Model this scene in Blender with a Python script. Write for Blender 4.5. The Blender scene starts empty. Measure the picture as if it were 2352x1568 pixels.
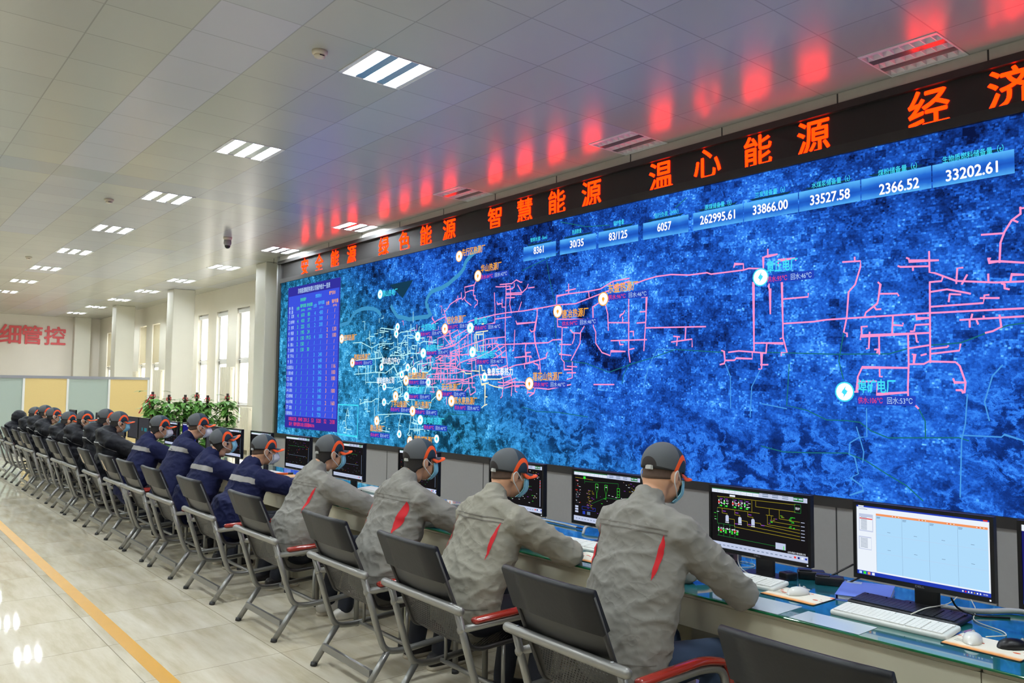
import bpy, bmesh, math, random
from math import sin, cos, pi, radians, sqrt
from mathutils import Vector, Matrix, Euler, noise
from mathutils.bvhtree import BVHTree
S = bpy.context.scene
COL = S.collection
# ------------------------------------------------------------------ camera
cam_d = bpy.data.cameras.new('camera'); cam = bpy.data.objects.new('camera', cam_d); COL.objects.link(cam)
cam_d.sensor_width = 36.0; cam_d.sensor_fit = 'HORIZONTAL'; cam_d.lens = 1825.18/2352*36; cam_d.clip_end = 200; cam_d.clip_start = 0.05
_y, _p, _r = .8756, .0606, .0096
_f = Vector((-sin(_y)*cos(_p), cos(_y)*cos(_p), sin(_p))); _rt = Vector((cos(_y), sin(_y), 0)); _u = _rt.cross(_f)
_r2 = _rt*cos(_r)+_u*sin(_r); _u2 = _u*cos(_r)-_rt*sin(_r)
M = Matrix((_r2, _u2, -_f)).transposed().to_4x4(); M.translation = (0, 0, 1.65)
cam.matrix_world = M
S.camera = cam
# ------------------------------------------------------------------ world, exposure
W = bpy.data.worlds.new('overcast'); S.world = W; W.use_nodes = True
W.node_tree.nodes['Background'].inputs[0].default_value = (1.0, .97, .92, 1)
W.node_tree.nodes['Background'].inputs[1].default_value = 13.0
S.view_settings.view_transform = 'Standard'; S.view_settings.look = 'None'
S.view_settings.gamma = 1; S.view_settings.use_curve_mapping = False
S.view_settings.exposure = 0.0
TUBE = 295.0          # emission of the fluorescent tubes
S.cycles.max_bounces = 6; S.cycles.diffuse_bounces = 4; S.cycles.glossy_bounces = 4; S.cycles.transparent_max_bounces = 12
S.cycles.sample_clamp_indirect = 6.0
rnd = random.Random(7)
# ------------------------------------------------------------------ materials
MATS = {}
def nt(name):
    m = bpy.data.materials.new(name); m.use_nodes = True; MATS[name] = m
    return m, m.node_tree.nodes, m.node_tree.links, m.node_tree.nodes['Principled BSDF']
def lin(r, g, b):
    f = lambda c: (c/255/12.92 if c/255 <= .04045 else ((c/255+.055)/1.055)**2.4)
    return (f(r), f(g), f(b))
def mat(name, col, rough=.5, metal=0., spec=.5, coat=0., bump=None, em=None, ems=1., noise_amt=0., noise_scale=8., trans=0., alpha=1.):
    m, n, l, b = nt(name)
    b.inputs['Base Color'].default_value = (*col, 1); b.inputs['Roughness'].default_value = rough
    b.inputs['Metallic'].default_value = metal; b.inputs['Specular IOR Level'].default_value = spec
    b.inputs['Coat Weight'].default_value = coat; b.inputs['Coat Roughness'].default_value = .05
    b.inputs['Transmission Weight'].default_value = trans; b.inputs['Alpha'].default_value = alpha
    if em: b.inputs['Emission Color'].default_value = (*em, 1); b.inputs['Emission Strength'].default_value = ems
    if noise_amt or bump:
        tc = n.new('ShaderNodeTexCoord'); nz = n.new('ShaderNodeTexNoise'); nz.inputs['Scale'].default_value = noise_scale; nz.inputs['Detail'].default_value = 4
        l.new(tc.outputs['Object'], nz.inputs['Vector'])
        if noise_amt:
            mx = n.new('ShaderNodeMix'); mx.data_type = 'RGBA'
            mx.inputs[6].default_value = tuple(max(0, c*(1-noise_amt)) for c in col)+(1,); mx.inputs[7].default_value = tuple(min(1, c*(1+noise_amt)) for c in col)+(1,)
            l.new(nz.outputs['Fac'], mx.inputs[0]); l.new(mx.outputs[2], b.inputs['Base Color'])
        if bump:
            n2 = n.new('ShaderNodeTexNoise'); n2.inputs['Scale'].default_value = bump[0]; n2.inputs['Detail'].default_value = 3; l.new(tc.outputs['Object'], n2.inputs['Vector'])
            bp = n.new('ShaderNodeBump'); bp.inputs['Strength'].default_value = bump[1]; bp.inputs['Distance'].default_value = bump[2]
            l.new(n2.outputs['Fac'], bp.inputs['Height']); l.new(bp.outputs['Normal'], b.inputs['Normal'])
    return m
def emis(name, col, s=1.):
    m = bpy.data.materials.new(name); m.use_nodes = True; n = m.node_tree.nodes; MATS[name] = m
    n.remove(n['Principled BSDF']); e = n.new('ShaderNodeEmission'); e.inputs[0].default_value = (*col, 1); e.inputs[1].default_value = s
    m.node_tree.links.new(e.outputs[0], n['Material Output'].inputs[0]); return m
class NG:
    """small node-graph writer"""
    def __init__(s, m): s.m = m; s.n = m.node_tree.nodes; s.l = m.node_tree.links
    def node(s, t, **k):
        x = s.n.new(t)
        for a, v in k.items(): setattr(x, a, v)
        return x
    def put(s, inp, v):
        if hasattr(v, 'is_linked') or isinstance(v, bpy.types.NodeSocket): s.l.new(v, inp)
        else: inp.default_value = v
    def math(s, op, a, b=0., c=0.):
        x = s.node('ShaderNodeMath', operation=op)
        s.put(x.inputs[0], a); s.put(x.inputs[1], b); s.put(x.inputs[2], c); return x.outputs[0]
    def mix(s, f, a, b, mode='MIX'):
        x = s.node('ShaderNodeMix', data_type='RGBA', blend_type=mode); s.put(x.inputs[0], f)
        for i, v in ((6, a), (7, b)):
            if isinstance(v, tuple): x.inputs[i].default_value = (*v[:3], 1)
            else: s.l.new(v, x.inputs[i])
        return x.outputs[2]
    def xyz(s, space='Object'):
        tc = s.node('ShaderNodeTexCoord'); sp = s.node('ShaderNodeSeparateXYZ'); s.l.new(tc.outputs[space], sp.inputs[0])
        s.vec = tc.outputs[space]; return sp.outputs[0], sp.outputs[1], sp.outputs[2]
    def comb(s, x, y, z=0.):
        c = s.node('ShaderNodeCombineXYZ')
        for i, v in enumerate((x, y, z)): s.put(c.inputs[i], v)
        return c.outputs[0]
    def noise(s, v, scale, detail=3., rough=.5):
        x = s.node('ShaderNodeTexNoise'); s.l.new(v, x.inputs['Vector']); x.inputs['Scale'].default_value = scale; x.inputs['Detail'].default_value = detail; x.inputs['Roughness'].default_value = rough
        return x.outputs['Fac']
    def smooth(s, v, a, b):
        x = s.node('ShaderNodeMapRange', interpolation_type='SMOOTHSTEP'); s.put(x.inputs[0], v); x.inputs[1].default_value = a; x.inputs[2].default_value = b
        return x.outputs[0]
    def ramp(s, v, stops):
        x = s.node('ShaderNodeValToRGB'); s.put(x.inputs[0], v); e = x.color_ramp.elements
        while len(e) < len(stops): e.new(.5)
        for q, (p, c) in zip(e, stops): q.position = p; q.color = (*c, 1)
        return x.outputs[0]
# ------------------------------------------------------------------ mesh helper
class MB:
    def __init__(s): s.v = []; s.f = []; s.mi = []; s.mats = []; s.sm = []
    def mslot(s, m):
        if m not in s.mats: s.mats.append(m)
        return s.mats.index(m)
    def add(s, vs, fs, m, smooth=False):
        o = len(s.v); s.v += [tuple(v) for v in vs]; k = s.mslot(m)
        for f in fs: s.f.append(tuple(i+o for i in f)); s.mi.append(k); s.sm.append(smooth)
        return s
    def box(s, x0, x1, y0, y1, z0, z1, m, T=None):
        vs = [Vector((x, y, z)) for z in (z0, z1) for y in (y0, y1) for x in (x0, x1)]
        if T: vs = [T @ v for v in vs]
        return s.add(vs, [(0, 2, 3, 1), (4, 5, 7, 6), (0, 1, 5, 4), (2, 6, 7, 3), (0, 4, 6, 2), (1, 3, 7, 5)], m)
    def rbox(s, x0, x1, y0, y1, z0, z1, r, m, seg=3, T=None, smooth=True):
        """box with its four vertical edges rounded and the top edge softened"""
        def ring(rr, z):
            out = []
            for cx, cy, a0 in ((x1-r, y1-r, 0), (x0+r, y1-r, 90), (x0+r, y0+r, 180), (x1-r, y0+r, 270)):
                for i in range(seg+1):
                    a = radians(a0+90*i/seg); out.append(Vector((cx+rr*cos(a), cy+rr*sin(a), z)))
            return out
        e = min(r, (z1-z0)/2)*.6
        rs = [ring(r-e*.6, z0), ring(r, z0+e*.6), ring(r, z1-e), ring(r-e*.35, z1-e*.25), ring(r-e, z1)]
        n = len(rs[0]); vs = [p for q in rs for p in q]
        if T: vs = [T @ v for v in vs]
        fs = [(k*n+i, k*n+(i+1) % n, (k+1)*n+(i+1) % n, (k+1)*n+i) for k in range(4) for i in range(n)]
        fs += [tuple(range(n-1, -1, -1)), tuple(range(4*n, 5*n))]
        return s.add(vs, fs, m, smooth)
    def quad(s, a, b, c, d, m): return s.add([a, b, c, d], [(0, 1, 2, 3)], m)
    def loft(s, secs, m, seg=16, caps=True, smooth=True, ref=Vector((1, 0, 0))):
        """secs: list of (centre, rx, ry); rings perpendicular to the path, rounded ends"""
        P = [Vector(c) for c, _, _ in secs]; R = [(a, b) for _, a, b in secs]
        def tan(i):
            t = P[min(i+1, len(P)-1)]-P[max(i-1, 0)]
            return t.normalized()
        rings = []
        for i in range(len(P)):
            t = tan(i); x = ref-t*ref.dot(t)
            if x.length < .2:
                r2 = Vector((0, 0, 1)); x = r2-t*r2.dot(t)
            x.normalize(); y = t.cross(x)
            if i == 0 and caps:
                k = min(R[0]); rings += [(P[0]-t*k*.85, x, y, .45), (P[0]-t*k*.5, x, y, .85)]; rings[-2] = (P[0]-t*k*.85, x*R[0][0], y*R[0][1], .45); rings[-1] = (P[0]-t*k*.5, x*R[0][0], y*R[0][1], .85)
            rings.append((P[i], x*R[i][0], y*R[i][1], 1.))
            if i == len(P)-1 and caps:
                k = min(R[-1]); rings += [(P[-1]+t*k*.5, x*R[-1][0], y*R[-1][1], .85), (P[-1]+t*k*.85, x*R[-1][0], y*R[-1][1], .45)]
        vs = []
        for c, x, y, q in rings:
            for j in range(seg):
                a = 2*pi*j/seg; vs.append(c+(x*cos(a)+y*sin(a))*q)
        n = len(rings)
        fs = [(k*seg+j, k*seg+(j+1) % seg, (k+1)*seg+(j+1) % seg, (k+1)*seg+j) for k in range(n-1) for j in range(seg)]
        fs += [tuple(range(seg-1, -1, -1)), tuple(range((n-1)*seg, n*seg))]
        return s.add(vs, fs, m, smooth)
    def tube(s, pts, r, m, seg=10, bend=0, round_ends=False):
        pts = [Vector(p) for p in pts]
        if bend: pts = fillet(pts, bend)
        return s.loft([(p, r, r) for p in pts], m, seg, round_ends)
    def ell(s, c, rx, ry, rz, m, seg=20, rings=12, T=None):
        vs = [Vector((c[0], c[1], c[2]+rz))]
        for i in range(1, rings):
            a = pi*i/rings
            for j in range(seg):
                b = 2*pi*j/seg; vs.append(Vector((c[0]+rx*sin(a)*cos(b), c[1]+ry*sin(a)*sin(b), c[2]+rz*cos(a))))
        vs.append(Vector((c[0], c[1], c[2]-rz)))
        fs = [(0, 1+j, 1+(j+1) % seg) for j in range(seg)]
        for i in range(rings-2):
            o = 1+i*seg
            fs += [(o+j, o+seg+j, o+seg+(j+1) % seg, o+(j+1) % seg) for j in range(seg)]
        o = 1+(rings-2)*seg; e = len(vs)-1
        fs += [(o+j, e, o+(j+1) % seg) for j in range(seg)]
        if T: vs = [T @ v for v in vs]
        return s.add(vs, fs, m, True)
    def lathe(s, prof, m, seg=24, c=(0, 0, 0)):
        vs = [(c[0]+r*cos(2*pi*j/seg), c[1]+r*sin(2*pi*j/seg), c[2]+z) for r, z in prof for j in range(seg)]
        n = len(prof)
        fs = [(k*seg+j, k*seg+(j+1) % seg, (k+1)*seg+(j+1) % seg, (k+1)*seg+j) for k in range(n-1) for j in range(seg)]
        fs += [tuple(range(seg-1, -1, -1)), tuple(range((n-1)*seg, n*seg))]
        return s.add(vs, fs, m, True)
    def text(s, body, org, u, v, h, m, w=None, ext=0., offs=0., align='L', fit='h'):
        """writing on the plane (u, v); h glyph height, w overall width if forced"""
        vs, fs, bw, bh = text_mesh(body, ext, 0.)
        sc = h/bh; sx = (w/bw) if (w and len(body) > 1) else sc
        u, v, org = Vector(u), Vector(v), Vector(org); nn = u.cross(v)
        ox = {'L': 0, 'C': -bw*sx/2, 'R': -bw*sx}[align]
        for kk, (dx, dy) in enumerate(((-1, 0), (1, 0), (0, -1), (0, 1)) if offs else ((0, 0),)):
            s.add([org+u*(x*sx+ox+dx*offs*h)+v*(y*sc-h/2+dy*offs*h)+nn*(z*sc+kk*.0003) for x, y, z in vs], fs, m)
        return s
    def obj(s, name, parent=None, loc=None):
        me = bpy.data.meshes.new(name); me.from_pydata(s.v, [], s.f)
        for m in s.mats: me.materials.append(m)
        me.polygons.foreach_set('material_index', s.mi); me.polygons.foreach_set('use_smooth', s.sm); me.update()
        return link(name, me, parent, loc)
def link(name, me, parent=None, loc=None):
    o = bpy.data.objects.new(name, me); COL.objects.link(o)
    if parent: o.parent = parent
    if loc: o.location = loc
    return o
def fillet(pts, r, n=5):
    out = [pts[0]]
    for i in range(1, len(pts)-1):
        a, b, c = pts[i-1], pts[i], pts[i+1]
        d1 = (a-b); d2 = (c-b); k = min(r, d1.length*.45, d2.length*.45); p, q = b+d1.normalized()*k, b+d2.normalized()*k
        for j in range(n+1):
            t = j/n; out.append(p*(1-t)**2+b*2*t*(1-t)+q*t*t)
    return out+[pts[-1]]
_TX = {}
def text_mesh(body, ext=0., offs=0.):
    k = (body, ext, offs)
    if k not in _TX:
        c = bpy.data.curves.new('tmp_text', 'FONT'); c.body = body; c.extrude = ext; c.offset = offs; c.resolution_u = 3
        o = bpy.data.objects.new('tmp_text', c); COL.objects.link(o); me = o.to_mesh()
        vs = [tuple(v.co) for v in me.vertices]; fs = [tuple(p.vertices) for p in me.polygons]; o.to_mesh_clear()
        bpy.data.objects.remove(o); bpy.data.curves.remove(c)
        x0 = min(v[0] for v in vs); x1 = max(v[0] for v in vs); y0 = min(v[1] for v in vs); y1 = max(v[1] for v in vs)
        vs = [(x-x0, y-y0, z) for x, y, z in vs]; _TX[k] = (vs, fs, x1-x0, y1-y0)
    return _TX[k]
def thing(name, label, cat, loc=(0, 0, 0), rz=0., group=None):
    o = bpy.data.objects.new(name, None); COL.objects.link(o); o.location = loc; o.rotation_euler = (0, 0, rz); o.empty_display_size = .1
    return tag(o, label, cat, group)
def tag(o, label, cat, group=None, kind=None):
    o['label'] = label; o['category'] = cat
    if group: o['group'] = group
    if kind: o['kind'] = kind
    return o
def struct(o):
    o['kind'] = 'structure'; return o
def dup(o, parent=None, swap=None):
    c = o.copy(); COL.objects.link(c)
    if parent: c.parent = parent
    for ch in list(o.children): dup(ch, c)
    return c
def evalmods(me, mods, name='tmp'):
    o = bpy.data.objects.new(name, me); COL.objects.link(o)
    for t, kw in mods:
        q = o.modifiers.new(t, t)
        for a, v in kw.items(): setattr(q, a, v)
    dg = bpy.context.evaluated_depsgraph_get(); r = bpy.data.meshes.new_from_object(o.evaluated_get(dg))
    bpy.data.objects.remove(o); return r
def blob(mb, voxel, smooth=6, m=None, name='tmp'):
    """melt overlapping closed shapes into one continuous surface"""
    me = bpy.data.meshes.new(name); me.from_pydata(mb.v, [], mb.f); me.update()
    r = evalmods(me, [('REMESH', dict(mode='VOXEL', voxel_size=voxel, use_smooth_shade=True)), ('SMOOTH', dict(factor=.5, iterations=smooth))], name)
    r.materials.clear(); r.materials.append(m or mb.mats[0])
    r.polygons.foreach_set('use_smooth', [True]*len(r.polygons)); r.polygons.foreach_set('material_index', [0]*len(r.polygons)); r.update()
    return r
V = Vector
# ------------------------------------------------------------------ room materials
ZC = 4.32
def m_ceiling():
    m, n, l, b = nt('ceiling_tiles'); g = NG(m); x, y, z = g.xyz()
    u = g.math('DIVIDE', x, .6); v = g.math('DIVIDE', g.math('SUBTRACT', y, .06), .6)
    fu = g.math('FLOOR', u); fv = g.math('FLOOR', v)
    wn = g.node('ShaderNodeTexWhiteNoise', noise_dimensions='2D'); l.new(g.comb(fu, fv), wn.inputs['Vector'])
    wr = g.node('ShaderNodeTexWhiteNoise', noise_dimensions='1D'); l.new(g.math('ADD', fv, g.math('MULTIPLY', g.math('FLOOR', g.math('DIVIDE', fu, 9.)), 31.)), wr.inputs['W'])
    c = g.ramp(wr.outputs[0], [(0, lin(186, 186, 172)), (.6, lin(190, 190, 180)), (.75, lin(188, 191, 194)), (1, lin(186, 190, 202))])  # yellowish to bluish rows: sheen of rotated brushed tiles put into the colour
    c2 = g.ramp(wn.outputs[0], [(0, lin(178, 180, 178)), (1, lin(196, 196, 190))])
    c = g.mix(.35, c, c2)
    # brushed-tile sheen painted as a bluish run, plus one darker cross run
    def band(a, lo, hi): return g.math('MULTIPLY', g.math('GREATER_THAN', a, lo), g.math('LESS_THAN', a, hi))
    k = g.math('MULTIPLY', band(y, 1.86, 2.46), band(x, -10.8, -5.4)); c = g.mix(k, c, lin(194, 194, 204))
    k = g.math('MULTIPLY', band(y, -3, 5.46), band(x, -11.4, -10.8)); c = g.mix(k, c, lin(176, 180, 182))
    fx = g.math('FRACT', u); fy = g.math('FRACT', v)
    def edge(f): return g.math('MAXIMUM', g.math('LESS_THAN', f, .009), g.math('GREATER_THAN', f, .991))
    e = g.math('MAXIMUM', edge(fx), edge(fy)); c = g.mix(g.math('MULTIPLY', e, .38), c, lin(110, 108, 98))
    l.new(c, b.inputs['Base Color']); b.inputs['Roughness'].default_value = .25; b.inputs['Specular IOR Level'].default_value = .6
    nz = g.noise(g.vec, 1.6, 2.); bp = g.node('ShaderNodeBump'); bp.inputs['Strength'].default_value = .12; bp.inputs['Distance'].default_value = .02
    l.new(nz, bp.inputs['Height']); l.new(bp.outputs[0], b.inputs['Normal'])
    return m
def m_floor():
    m, n, l, b = nt('floor_tiles'); g = NG(m); x, y, z = g.xyz()
    u = g.math('DIVIDE', x, .8); v = g.math('DIVIDE', g.math('ADD', y, .25), .8)
    wn = g.node('ShaderNodeTexWhiteNoise', noise_dimensions='2D'); l.new(g.comb(g.math('FLOOR', u), g.math('FLOOR', v)), wn.inputs['Vector'])
    st = g.comb(g.math('MULTIPLY', x, .7), g.math('MULTIPLY', y, 4.0), wn.outputs[0])
    nz = g.noise(st, 2.2, 6., .62)
    c = g.ramp(nz, [(.28, lin(196, 184, 156)), (.5, lin(216, 207, 185)), (.72, lin(229, 222, 205))])
    c = g.mix(g.math('MULTIPLY', wn.outputs[0], .16), c, lin(190, 172, 135))
    def edge(f): return g.math('MAXIMUM', g.math('LESS_THAN', f, .0035), g.math('GREATER_THAN', f, .9965))
    e = g.math('MAXIMUM', edge(g.math('FRACT', u)), edge(g.math('FRACT', v))); c = g.mix(g.math('MULTIPLY', e, .6), c, lin(120, 105, 80))
    l.new(c, b.inputs['Base Color']); b.inputs['Roughness'].default_value = .04; b.inputs['Specular IOR Level'].default_value = .36
    return m
mc, mf = m_ceiling(), m_floor()
mwall = mat('wall_paint', lin(232, 228, 214), .6, noise_amt=.03, noise_scale=3)
mwallf = mat('far_wall_paint', lin(236, 230, 220), .6, noise_amt=.03, noise_scale=2)
mcolm = mat('column_paint', lin(222, 220, 208), .5, noise_amt=.03, noise_scale=2)
mframe = mat('window_frame_plastic', lin(225, 226, 224), .4)
mblind = mat('blind_fabric', lin(226, 214, 180), .8, trans=.0, noise_amt=.06, noise_scale=14)
mglass = mat('window_glass', (1, 1, 1), .02, spec=.5, trans=1.)
mgrey = mat('grey_cladding', lin(152, 151, 150), .55, noise_amt=.04, noise_scale=30)
mfascia = mat('fascia_panel', lin(200, 197, 190), .45, noise_amt=.05, noise_scale=20)
mseam = mat('dark_joint', lin(58, 58, 58), .8)
mblack = mat('black_frame', lin(40, 38, 37), .42, noise_amt=.1, noise_scale=12)
malu = mat('aluminium_trim', lin(176, 178, 180), .35, metal=.8)
# ------------------------------------------------------------------ floor, ceiling (open where the lamps sit), walls
X0, X1, Y0, Y1 = -35.1, 7.2, -5.94, 7.7
mb = MB(); mb.box(X0-.3, X1+.3, Y0-.3, Y1+.3, -.15, 0, mf); struct(mb.obj('floor'))
LIT = [(-6-3*k, 3.06) for k in range(-3, 8)]+[(-12, 6.06), (-15, 6.06), (-18, 6.06), (-21, 6.06), (-24, 6.06), (-27, 6.06), (-30, 6.06), (-33, 6.06)]
LIT += [(-6-3*k, .06) for k in range(-2, 8)]+[(-6-3*k, -2.94) for k in range(-2, 8)]
OFF = [(-3, 6.06), (-6, 6.06), (-9, 6.06), (0, 6.06)]
holes = {(round(x/.6), round((y-.06)/.6)) for x, y in LIT+OFF}
mb = MB()
i0, i1, j0, j1 = -59, 12, -10, 12
for j in range(j0, j1+2):
    i = i0
    while i < i1:
        if (i, j) in holes: i += 1; continue
        k = i
        while k < i1 and (k, j) not in holes: k += 1
        ya, yb = .06+.6*j, min(.06+.6*(j+1), Y1+.3)
        if ya < Y1: mb.quad((i*.6, ya, ZC), (i*.6, yb, ZC), (k*.6, yb, ZC), (k*.6, ya, ZC), mc)
        i = k
struct(mb.obj('ceiling'))
WX = [-18.9-1.503*k for k in range(-1, 11)]          # right edges measured from the left jamb of each window
def wall_right():
    mb = MB(); ya, yb = Y1, Y1+.28
    xs = sorted([(x, x+.84) for x in WX])
    mb.box(X0-.3, X1+.3, ya, yb, 3.70, ZC+.2, mwall); mb.box(X0-.3, X1+.3, ya, yb, 0, .72, mwall)
    p = X0-.3
    for a, b in xs: mb.box(p, a, ya, yb, .72, 3.70, mwall); p = b
    mb.box(p, X1+.3, ya, yb, .72, 3.70, mwall)
    return mb.obj('wall_right')
struct(wall_right())
mb = MB(); mb.box(X0-.3, X0, Y0-.3, Y1, 0, ZC+.2, mwallf); struct(mb.obj('wall_far'))
mb = MB(); mb.box(X0, X1, Y0-.3, Y0, 0, ZC+.2, mwall); struct(mb.obj('wall_left'))
mb = MB(); mb.box(X1, X1+.3, Y0-.3, Y1, 0, ZC+.2, mwall); struct(mb.obj('wall_near'))
for i, x in enumerate(WX):
    w = thing('window_%d' % (i+1), 'tall window in the white wall', 'window'); struct(w)
    a, b = x, x+.84; y = Y1+.10
    mb = MB()
    for q in ((a, a+.05, .72, 3.70), (b-.05, b, .72, 3.70), (a, b, .72, .78), (a, b, 3.63, 3.70), (a, b, 2.27, 2.41), (a, b, 1.13, 1.25)):
        mb.box(q[0], q[1], y, y+.07, q[2], q[3], mframe)
    mb.obj('window_frame', w)
    MB().box(a+.05, b-.05, y+.03, y+.036, .78, 3.63, mglass).obj('window_pane', w)
    MB().box(a-.04, b+.04, Y1-.05, Y1+.1, 1.19, 1.215, mframe).obj('window_sill', w)
    if i in (6, 7, 8, 11): MB().box(a+.03, b-.03, Y1+.03, Y1+.04, 2.42 if i > 6 else 2.42, 3.66, mblind).obj('roller_blind', w)
    else: MB().box(a+.03, b-.03, Y1+.03, Y1+.085, 3.57, 3.66, mframe).obj('blind_roll', w)
    mb = MB(); mb.tube([(a+.05, Y1+.03, 2.36), (b-.05, Y1+.03, 2.36)], .012, mframe, 6); mb.obj('blind_bar', w)
for i, c in enumerate((-16.25, -22.5, -28.5, -34.75)):
    mb = MB(); mb.rbox(c-.55 if i < 3 else X0, c, 6.72, 7.3, 0, ZC, .02, mcolm, 2, smooth=False)
    o = mb.obj('column'); struct(o)
    o['label'] = ['square white column beside the left end of the video wall', 'square white column standing among the windows', 'square white column behind the yellow partition', 'white column in the far corner'][i]
# far wall writing
mred = mat('red_lettering', lin(214, 86, 92), .5)
for ch, y, l in (('细', 4.62, 'leftmost red character 细 on the far white wall'), ('管', 5.33, 'middle red character 管 on the far white wall'), ('控', 6.11, 'rightmost red character 控 on the far white wall')):
    o = MB().text(ch, (X0+.03, y, 3.57), (0, 1, 0), (0, 0, 1), .70, mred, w=.66, ext=.02, offs=.022, align='C').obj('wall_character'); tag(o, l, 'wall lettering', 'red characters on the far wall')
# yellow floor line
myel = mat('yellow_paint', lin(214, 158, 42), .3, noise_amt=.08, noise_scale=6)
tag(MB().box(-30, 4, 1.415, 1.505, .0, .002, myel).obj('floor_line'), 'yellow guide line painted along the floor behind the chairs', 'floor marking')
# ------------------------------------------------------------------ ceiling lamps
mhouse = mat('lamp_housing_white', lin(236, 238, 238), .3); mrefl = mat('lamp_reflector', lin(246, 248, 250), .25)
mstrip = mat('lamp_strip_metal', lin(176, 184, 190), .22, metal=.75)
mtube = emis('lit_tube', (.87, .95, 1.0), TUBE); mtubeoff = mat('unlit_tube', lin(225, 228, 226), .3)
def lamp(lit):
    t = thing('ceiling_lamp', '', 'ceiling lamp')
    mb = MB(); d = .085
    mb.box(.0, .6, .0, .012, -.006, d, mhouse); mb.box(.0, .6, .588, .6, -.006, d, mhouse); mb.box(.0, .012, .012, .588, -.006, d, mhouse); mb.box(.588, .6, .012, .588, -.006, d, mhouse)
    mb.box(0, .6, 0, .6, d, d+.01, mhouse); mb.box(.012, .588, .012, .044, -.003, 0, mhouse); mb.box(.012, .588, .556, .588, -.003, 0, mhouse); mb.obj('housing', t)
    for k in range(3):
        ya = .045+.2*k; yb = ya+.11
        mb = MB(); ym = (ya+yb)/2
        for (p, q, r, s_) in ((ya, 0., ya+.022, .05), (ya+.022, .05, ym, .066), (ym, .066, yb-.022, .05), (yb-.022, .05, yb, 0.)):
            mb.quad((.014, p, q), (.586, p, q), (.586, r, s_), (.014, r, s_), mrefl)
        mb.obj('reflector', t)
        mb = MB(); mb.tube([(.035, ym, .036), (.565, ym, .036)], .0135, mtube if lit else mtubeoff, 10); mb.obj('tube', t)
        mb = MB()
        for i in range(7 if lit else 0):
            x = .06+i*.08; mb.box(x, x+.003, ya+.006, yb-.006, .0, .03, mrefl)
        if not lit:
            mb.box(.014, .586, ya, ya+.003, -.002, .03, mrefl); mb.box(.014, .586, yb-.003, yb, -.002, .03, mrefl)
        if not lit:
            mb.obj('louver_rail', t)
            for i in range(7): MB().box(.055+i*.08, .062+i*.08, ya+.003, yb-.003, -.001, .03, mrefl).obj('louver_blade', t)
    for k in range(2):
        ya = .158+.2*k; MB().box(.014, .586, ya, ya+.084, -.003, .0, mstrip).obj('cover_strip', t)
    return t
ORD = ['nearest', 'second nearest', 'third', 'fourth', 'fifth', 'sixth', 'seventh', 'eighth', 'ninth']
p_on, p_off = lamp(True), lamp(False); first = {True: p_on, False: p_off}
vis1 = 0; vis2 = 0
for x, y in LIT:
    o = p_on if first[True] else dup(p_on); first[True] = None
    o.location = (x, y, ZC)
    if y == 3.06 and -25 < x < -5:
        o['label'] = '%s lit three-tube lamp in the open ceiling row, counted from the camera' % ORD[vis1]; vis1 += 1
    elif y == 6.06 and x <= -12:
        o['label'] = '%s lit three-tube lamp in the ceiling row by the wall, counted from the camera' % ORD[vis2]; vis2 += 1
    else: o['label'] = 'lit three-tube ceiling lamp above and behind the camera' if y < 3 else 'lit three-tube lamp of the open ceiling row beyond the frame'
    o['group'] = 'lit ceiling lamps'
for i, (x, y) in enumerate(OFF):
    o = p_off if first[False] else dup(p_off); first[False] = None
    o.location = (x, y, ZC); o['group'] = 'unlit ceiling lamps'
    o['label'] = ['nearest unlit ceiling lamp, above the last big red characters', 'middle unlit ceiling lamp along the video wall', 'farthest unlit ceiling lamp along the video wall', 'unlit ceiling lamp past the right edge'][i]
mdet = mat('detector_plastic', lin(214, 204, 186), .4); mdark = mat('dark_plastic', lin(22, 22, 24), .35)
for i, (x, y) in enumerate(((-5.73, 2.76), (-12.37, 2.76), (-19.1, 2.78))):
    t = thing('smoke_detector', ['round smoke detector left of the nearest lit lamp', 'round smoke detector left of the third and fourth lit lamps', 'small far smoke detector at the left edge of the ceiling'][i], 'smoke detector', (x, y, ZC), group='smoke detectors')
    MB().lathe([(.062, 0), (.062, -.018), (.054, -.03), (.05, -.032)], mdet, 20).obj('base', t)
    MB().lathe([(.045, -.03), (.042, -.05), (.02, -.056)], mdet, 20).obj('sensor_head', t)
    MB().box(.02, .0445, -.018, .018, -.047, -.04, mdark).obj('vent_slot', t)
t = thing('dome_camera', 'small ceiling security camera hanging near the left end of the wall display', 'security camera', (-14.08, 5.1, ZC))
MB().lathe([(.075, 0), (.075, -.03), (.06, -.05)], mdet, 20).obj('base', t); MB().lathe([(.06, -.045), (.068, -.11), (.05, -.15)], mgrey, 20).obj('body', t)
MB().ell((0, 0, -.15), .05, .05, .055, mdark).obj('lens_dome', t)
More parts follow.
